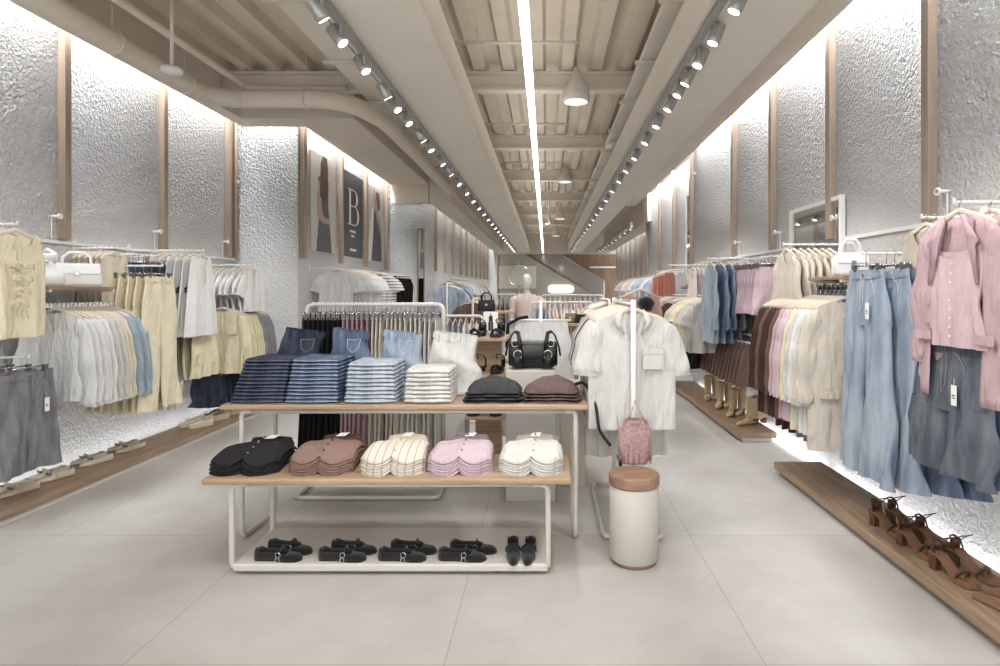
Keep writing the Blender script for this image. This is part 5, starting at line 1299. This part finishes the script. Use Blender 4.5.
# small wooden side stand with bags right of the bag
def pedestal(x,Y,zs,label,w=.34):
    s=thing('display_stand',label,'stand',(x,Y,0))
    obj('column',MB().box(-.03,.03,-.03,.03,.03,zs[-1]-.02),M['oak_x'],s)
    obj('base',MB().box(-w/2,w/2,-.15,.15,0,.03),M['oak_x'],s,bevel=.003)
    for z in zs: obj('shelf',MB().box(-w/2,w/2,-.15,.15,z-.025,z),M['oak_x'],s,bevel=.003)
pedestal(px(575,5.6),5.6,(.78,1.10),'brown stand with two shelves between the black bag and the shirt rack')
pedestal(px(500,7.0),7.0,(.6,.9,1.16),'brown stand with shelves behind the shoe tower')
def small_bag(loc,rz,mat,label,w=.22,h=.15,d=.09,handle='arch',group=None,flap=True):
    s=thing('handbag',label,'bag',loc,rz,group)
    rings=[]
    for z,k in ((0,.97),(h*.15,1.03),(h*.55,1.0),(h*.9,.9),(h,.82)):
        rings.append([(w/2*k*math.copysign(abs(math.cos(a))**.35,math.cos(a)),d/2*k*math.copysign(abs(math.sin(a))**.5,math.sin(a)),z) for a in [2*PI*q/28 for q in range(28)]])
    obj('bag_body',MB().loft(rings),mat,s,True)
    if flap:
        obj('flap',MB().loft([[(-w/2*.86,d/2*.5,h*1.0),(w/2*.86,d/2*.5,h*1.0),(w/2*.86,d/2*.5,h+.006),(-w/2*.86,d/2*.5,h+.006)],[(-w/2*.9,-d/2*.75,h*.98),(w/2*.9,-d/2*.75,h*.98),(w/2*.9,-d/2*.8,h+.005),(-w/2*.9,-d/2*.8,h+.005)],[(-w/2*.93,-d/2*1.04,h*.55),(w/2*.93,-d/2*1.04,h*.55),(w/2*.93,-d/2*1.12,h*.56),(-w/2*.93,-d/2*1.12,h*.56)]]),mat,s,bevel=.003)
        obj('clasp',MB().box(-.014,.014,-d/2*1.22,-d/2*1.05,h*.5,h*.68),M['steel'],s,bevel=.002)
    if handle=='arch': obj('handle',MB().tube([(-w*.28,0,h*.95),(-w*.27,0,h+.05),(-w*.14,0,h+.085),(w*.14,0,h+.085),(w*.27,0,h+.05),(w*.28,0,h*.95)],.008,8,flat=(.7,1.2)),mat,s,True)
    return s
zz=1.427
small_bag((-3.40,4.42,zz),L90-.9,M['whitel'],'white structured handbag with two handles on the left wall shelf',.30,.16,.11)
s=thing('drawstring_bag','soft white bucket bag with a knotted top on the left wall shelf','bag',(-3.36,4.12,zz))
rings=[]
for i in range(13):
    t=i/12; r=[.085,.095,.10,.10,.095,.085,.072,.058,.045,.04,.05,.058,.045][i]
    rings.append([(r*math.cos(a)*(1+.07*math.sin(8*a)*t),r*.8*math.sin(a)*(1+.07*math.cos(7*a)*t),.22*t) for a in [2*PI*k/32 for k in range(32)]])
obj('bag_body',MB().loft(rings),M['whitel'],s,True)
obj('knotted_handle',MB().tube([(-.05,0,.16),(-.045,0,.22),(0,-.01,.245),(.045,0,.22),(.05,0,.16)],.013,8).tube([(-.04,-.05,.16),(0,-.065,.175),(.04,-.05,.16)],.01,8),M['whitel'],s,True)
small_bag((-3.40,6.0,1.402),.5,M['whitel'],'small white bag with a dark clasp on the far left shelf',.17,.11,.07)
small_bag((-3.50,6.25,1.402),.3,M['whitel'],'white box bag behind the clasp bag on the far left shelf',.17,.13,.07,None)
small_bag((1.86,3.72,1.487),-.15,M['whitel'],'white flap handbag at the near end of the right wall shelf',.19,.135,.09)
small_bag((1.97,3.98,1.487),-.15,M['whitel'],'white handbag with an arched handle, behind the flap bag on the right wall shelf',.19,.135,.09)
small_bag((1.98,8.2,1.452),0,M['beigel'],'beige handbag on the shelf beyond the pale pink dresses',.22,.15,.1)
small_bag((px(581,5.5),5.6,1.102),.3,M['black'],'small black bag on the top shelf of the brown stand',.14,.07,.08,None)
small_bag((px(571,5.6),5.6,1.102),-.2,surf('olive_leather',(120,112,70),.5),'small olive bag on the top shelf of the brown stand',.11,.08,.08,None)
small_bag((px(578,5.6),5.6,.782),.1,M['black'],'small black bag on the lower shelf of the brown stand',.16,.10,.08,None)
small_bag((px(476,4.9),5.1,1.09) if 0 else (px(487,7.0),6.96,1.162),0,M['black'],'dark handbag on the stand behind the shoe tower',.2,.12,.09)
s=thing('hat_stand','coral top with a black bag hanging behind the central shirt rack','clothes',(px(640,5.2),5.2,1.42))
obj('hanger',MB().tube([(-.17,0,-.09),(0,0,-.01),(.17,0,-.09)],.011,8),M['hanger'],s,True)
obj('stand_pole',MB().tube([(0,.03,0),(0,.03,-1.40)],.012,8).box(-.15,.15,-.12,.18,-1.42,-1.405),M['white'],s)
obj('garment_body',body_mb(sw=.34,cw=.38,hw=.42,L=.42,nw=.1,nd=.10),cloth((222,152,134)),s,True)
obj('black_bag',MB().lathe((.04,-.07,-.13),[(.005,-.07),(.05,-.055),(.075,0),(.05,.045),(.01,.055)],16),M['suede'],s,True)

# ================================================================ CAMERA, WORLD
w=bpy.data.worlds.new('world'); bpy.context.scene.world=w; w.use_nodes=True
bg=w.node_tree.nodes['Background']; bg.inputs[0].default_value=(.95,.97,1,1); bg.inputs[1].default_value=1.7
# ceiling downlights of the front area (behind the photographer) as a large soft panel row
for (x,y) in ((-2.2,.2),(0,.2),(1.2,.2)):
    pass
cam=bpy.data.cameras.new('camera'); cam.sensor_width=36; cam.lens=F*36/1000; cam.shift_x=-.046; cam.shift_y=-.043; cam.clip_start=.05; cam.clip_end=100
co=bpy.data.objects.new('camera',cam); co.location=(0,0,1.4); co.rotation_euler=(PI/2,0,0); C.objects.link(co)
sc=bpy.context.scene; sc.camera=co
sc.view_settings.view_transform='Standard'; sc.view_settings.look='None'; sc.view_settings.gamma=1; sc.view_settings.use_curve_mapping=False
sc.view_settings.exposure=0.16
# ---- every loose piece of a part becomes a part of its own
KEEP={'body','upper','letter_b','print','figure_picture','arm','garment_body','flap','notches','heel_cup','wire','treads_','folded_cloth'}
REN={'stitching':'stitch_line','tray_feet':'tray_foot','flower':'flower_petal','fringe':'fringe_strand','collar':'collar_point','pipe_clamps':'pipe_clamp','pocket_stitching':'stitch_line','lettering':'letter','small_lettering':'small_letter','hem_stitching':'stitch_line'}
_isl={}
def islands(me):
    if me.name in _isl: return _isl[me.name]
    n=len(me.vertices); par=list(range(n))
    def find(a):
        while par[a]!=a: par[a]=par[par[a]]; a=par[a]
        return a
    for p in me.polygons:
        v=p.vertices; r=find(v[0])
        for q in v[1:]:
            k=find(q)
            if k!=r: par[k]=r
    groups={}
    for p in me.polygons: groups.setdefault(find(p.vertices[0]),[]).append(p)
    out=[]
    if 1<len(groups)<=100:
        sm_flag=me.polygons[0].use_smooth
        for g in groups.values():
            idx={}; fs=[]
            for p in g: fs.append([idx.setdefault(v,len(idx)) for v in p.vertices])
            m=bpy.data.meshes.new('piece'); m.from_pydata([me.vertices[v].co[:] for v in idx],[],fs); m.materials.append(None)
            if sm_flag:
                for p in m.polygons: p.use_smooth=True
            m.update(); out.append(m)
    _isl[me.name]=out; return out
for o in list(bpy.data.objects):
    if o.type!='MESH' or o.parent is None: continue
    base=o.name.split('.')[0]
    if base in KEEP: continue
    ms=islands(o.data)
    if len(ms)<2: continue
    new=REN.get(base, base[:-1] if base.endswith('s') and not base.endswith('ss') else base)
    mat=o.material_slots[0].material
    for k_,m in enumerate(ms):
        if k_==0:
            o.data=m; c=o; c.name=new
        else:
            c=bpy.data.objects.new(new,m); C.objects.link(c); c.parent=o.parent; c.matrix_basis=o.matrix_basis.copy()
            for md in o.modifiers:
                nm_=c.modifiers.new(md.name,md.type)
                if md.type=='BEVEL': nm_.width=md.width; nm_.segments=md.segments; nm_.limit_method='ANGLE'; nm_.harden_normals=True
            if 'label' in o: c['label']=o['label']
        m.name=new
        c.material_slots[0].link='OBJECT'; c.material_slots[0].material=mat
# labels: unambiguous shoe prototypes etc. are all placed by now
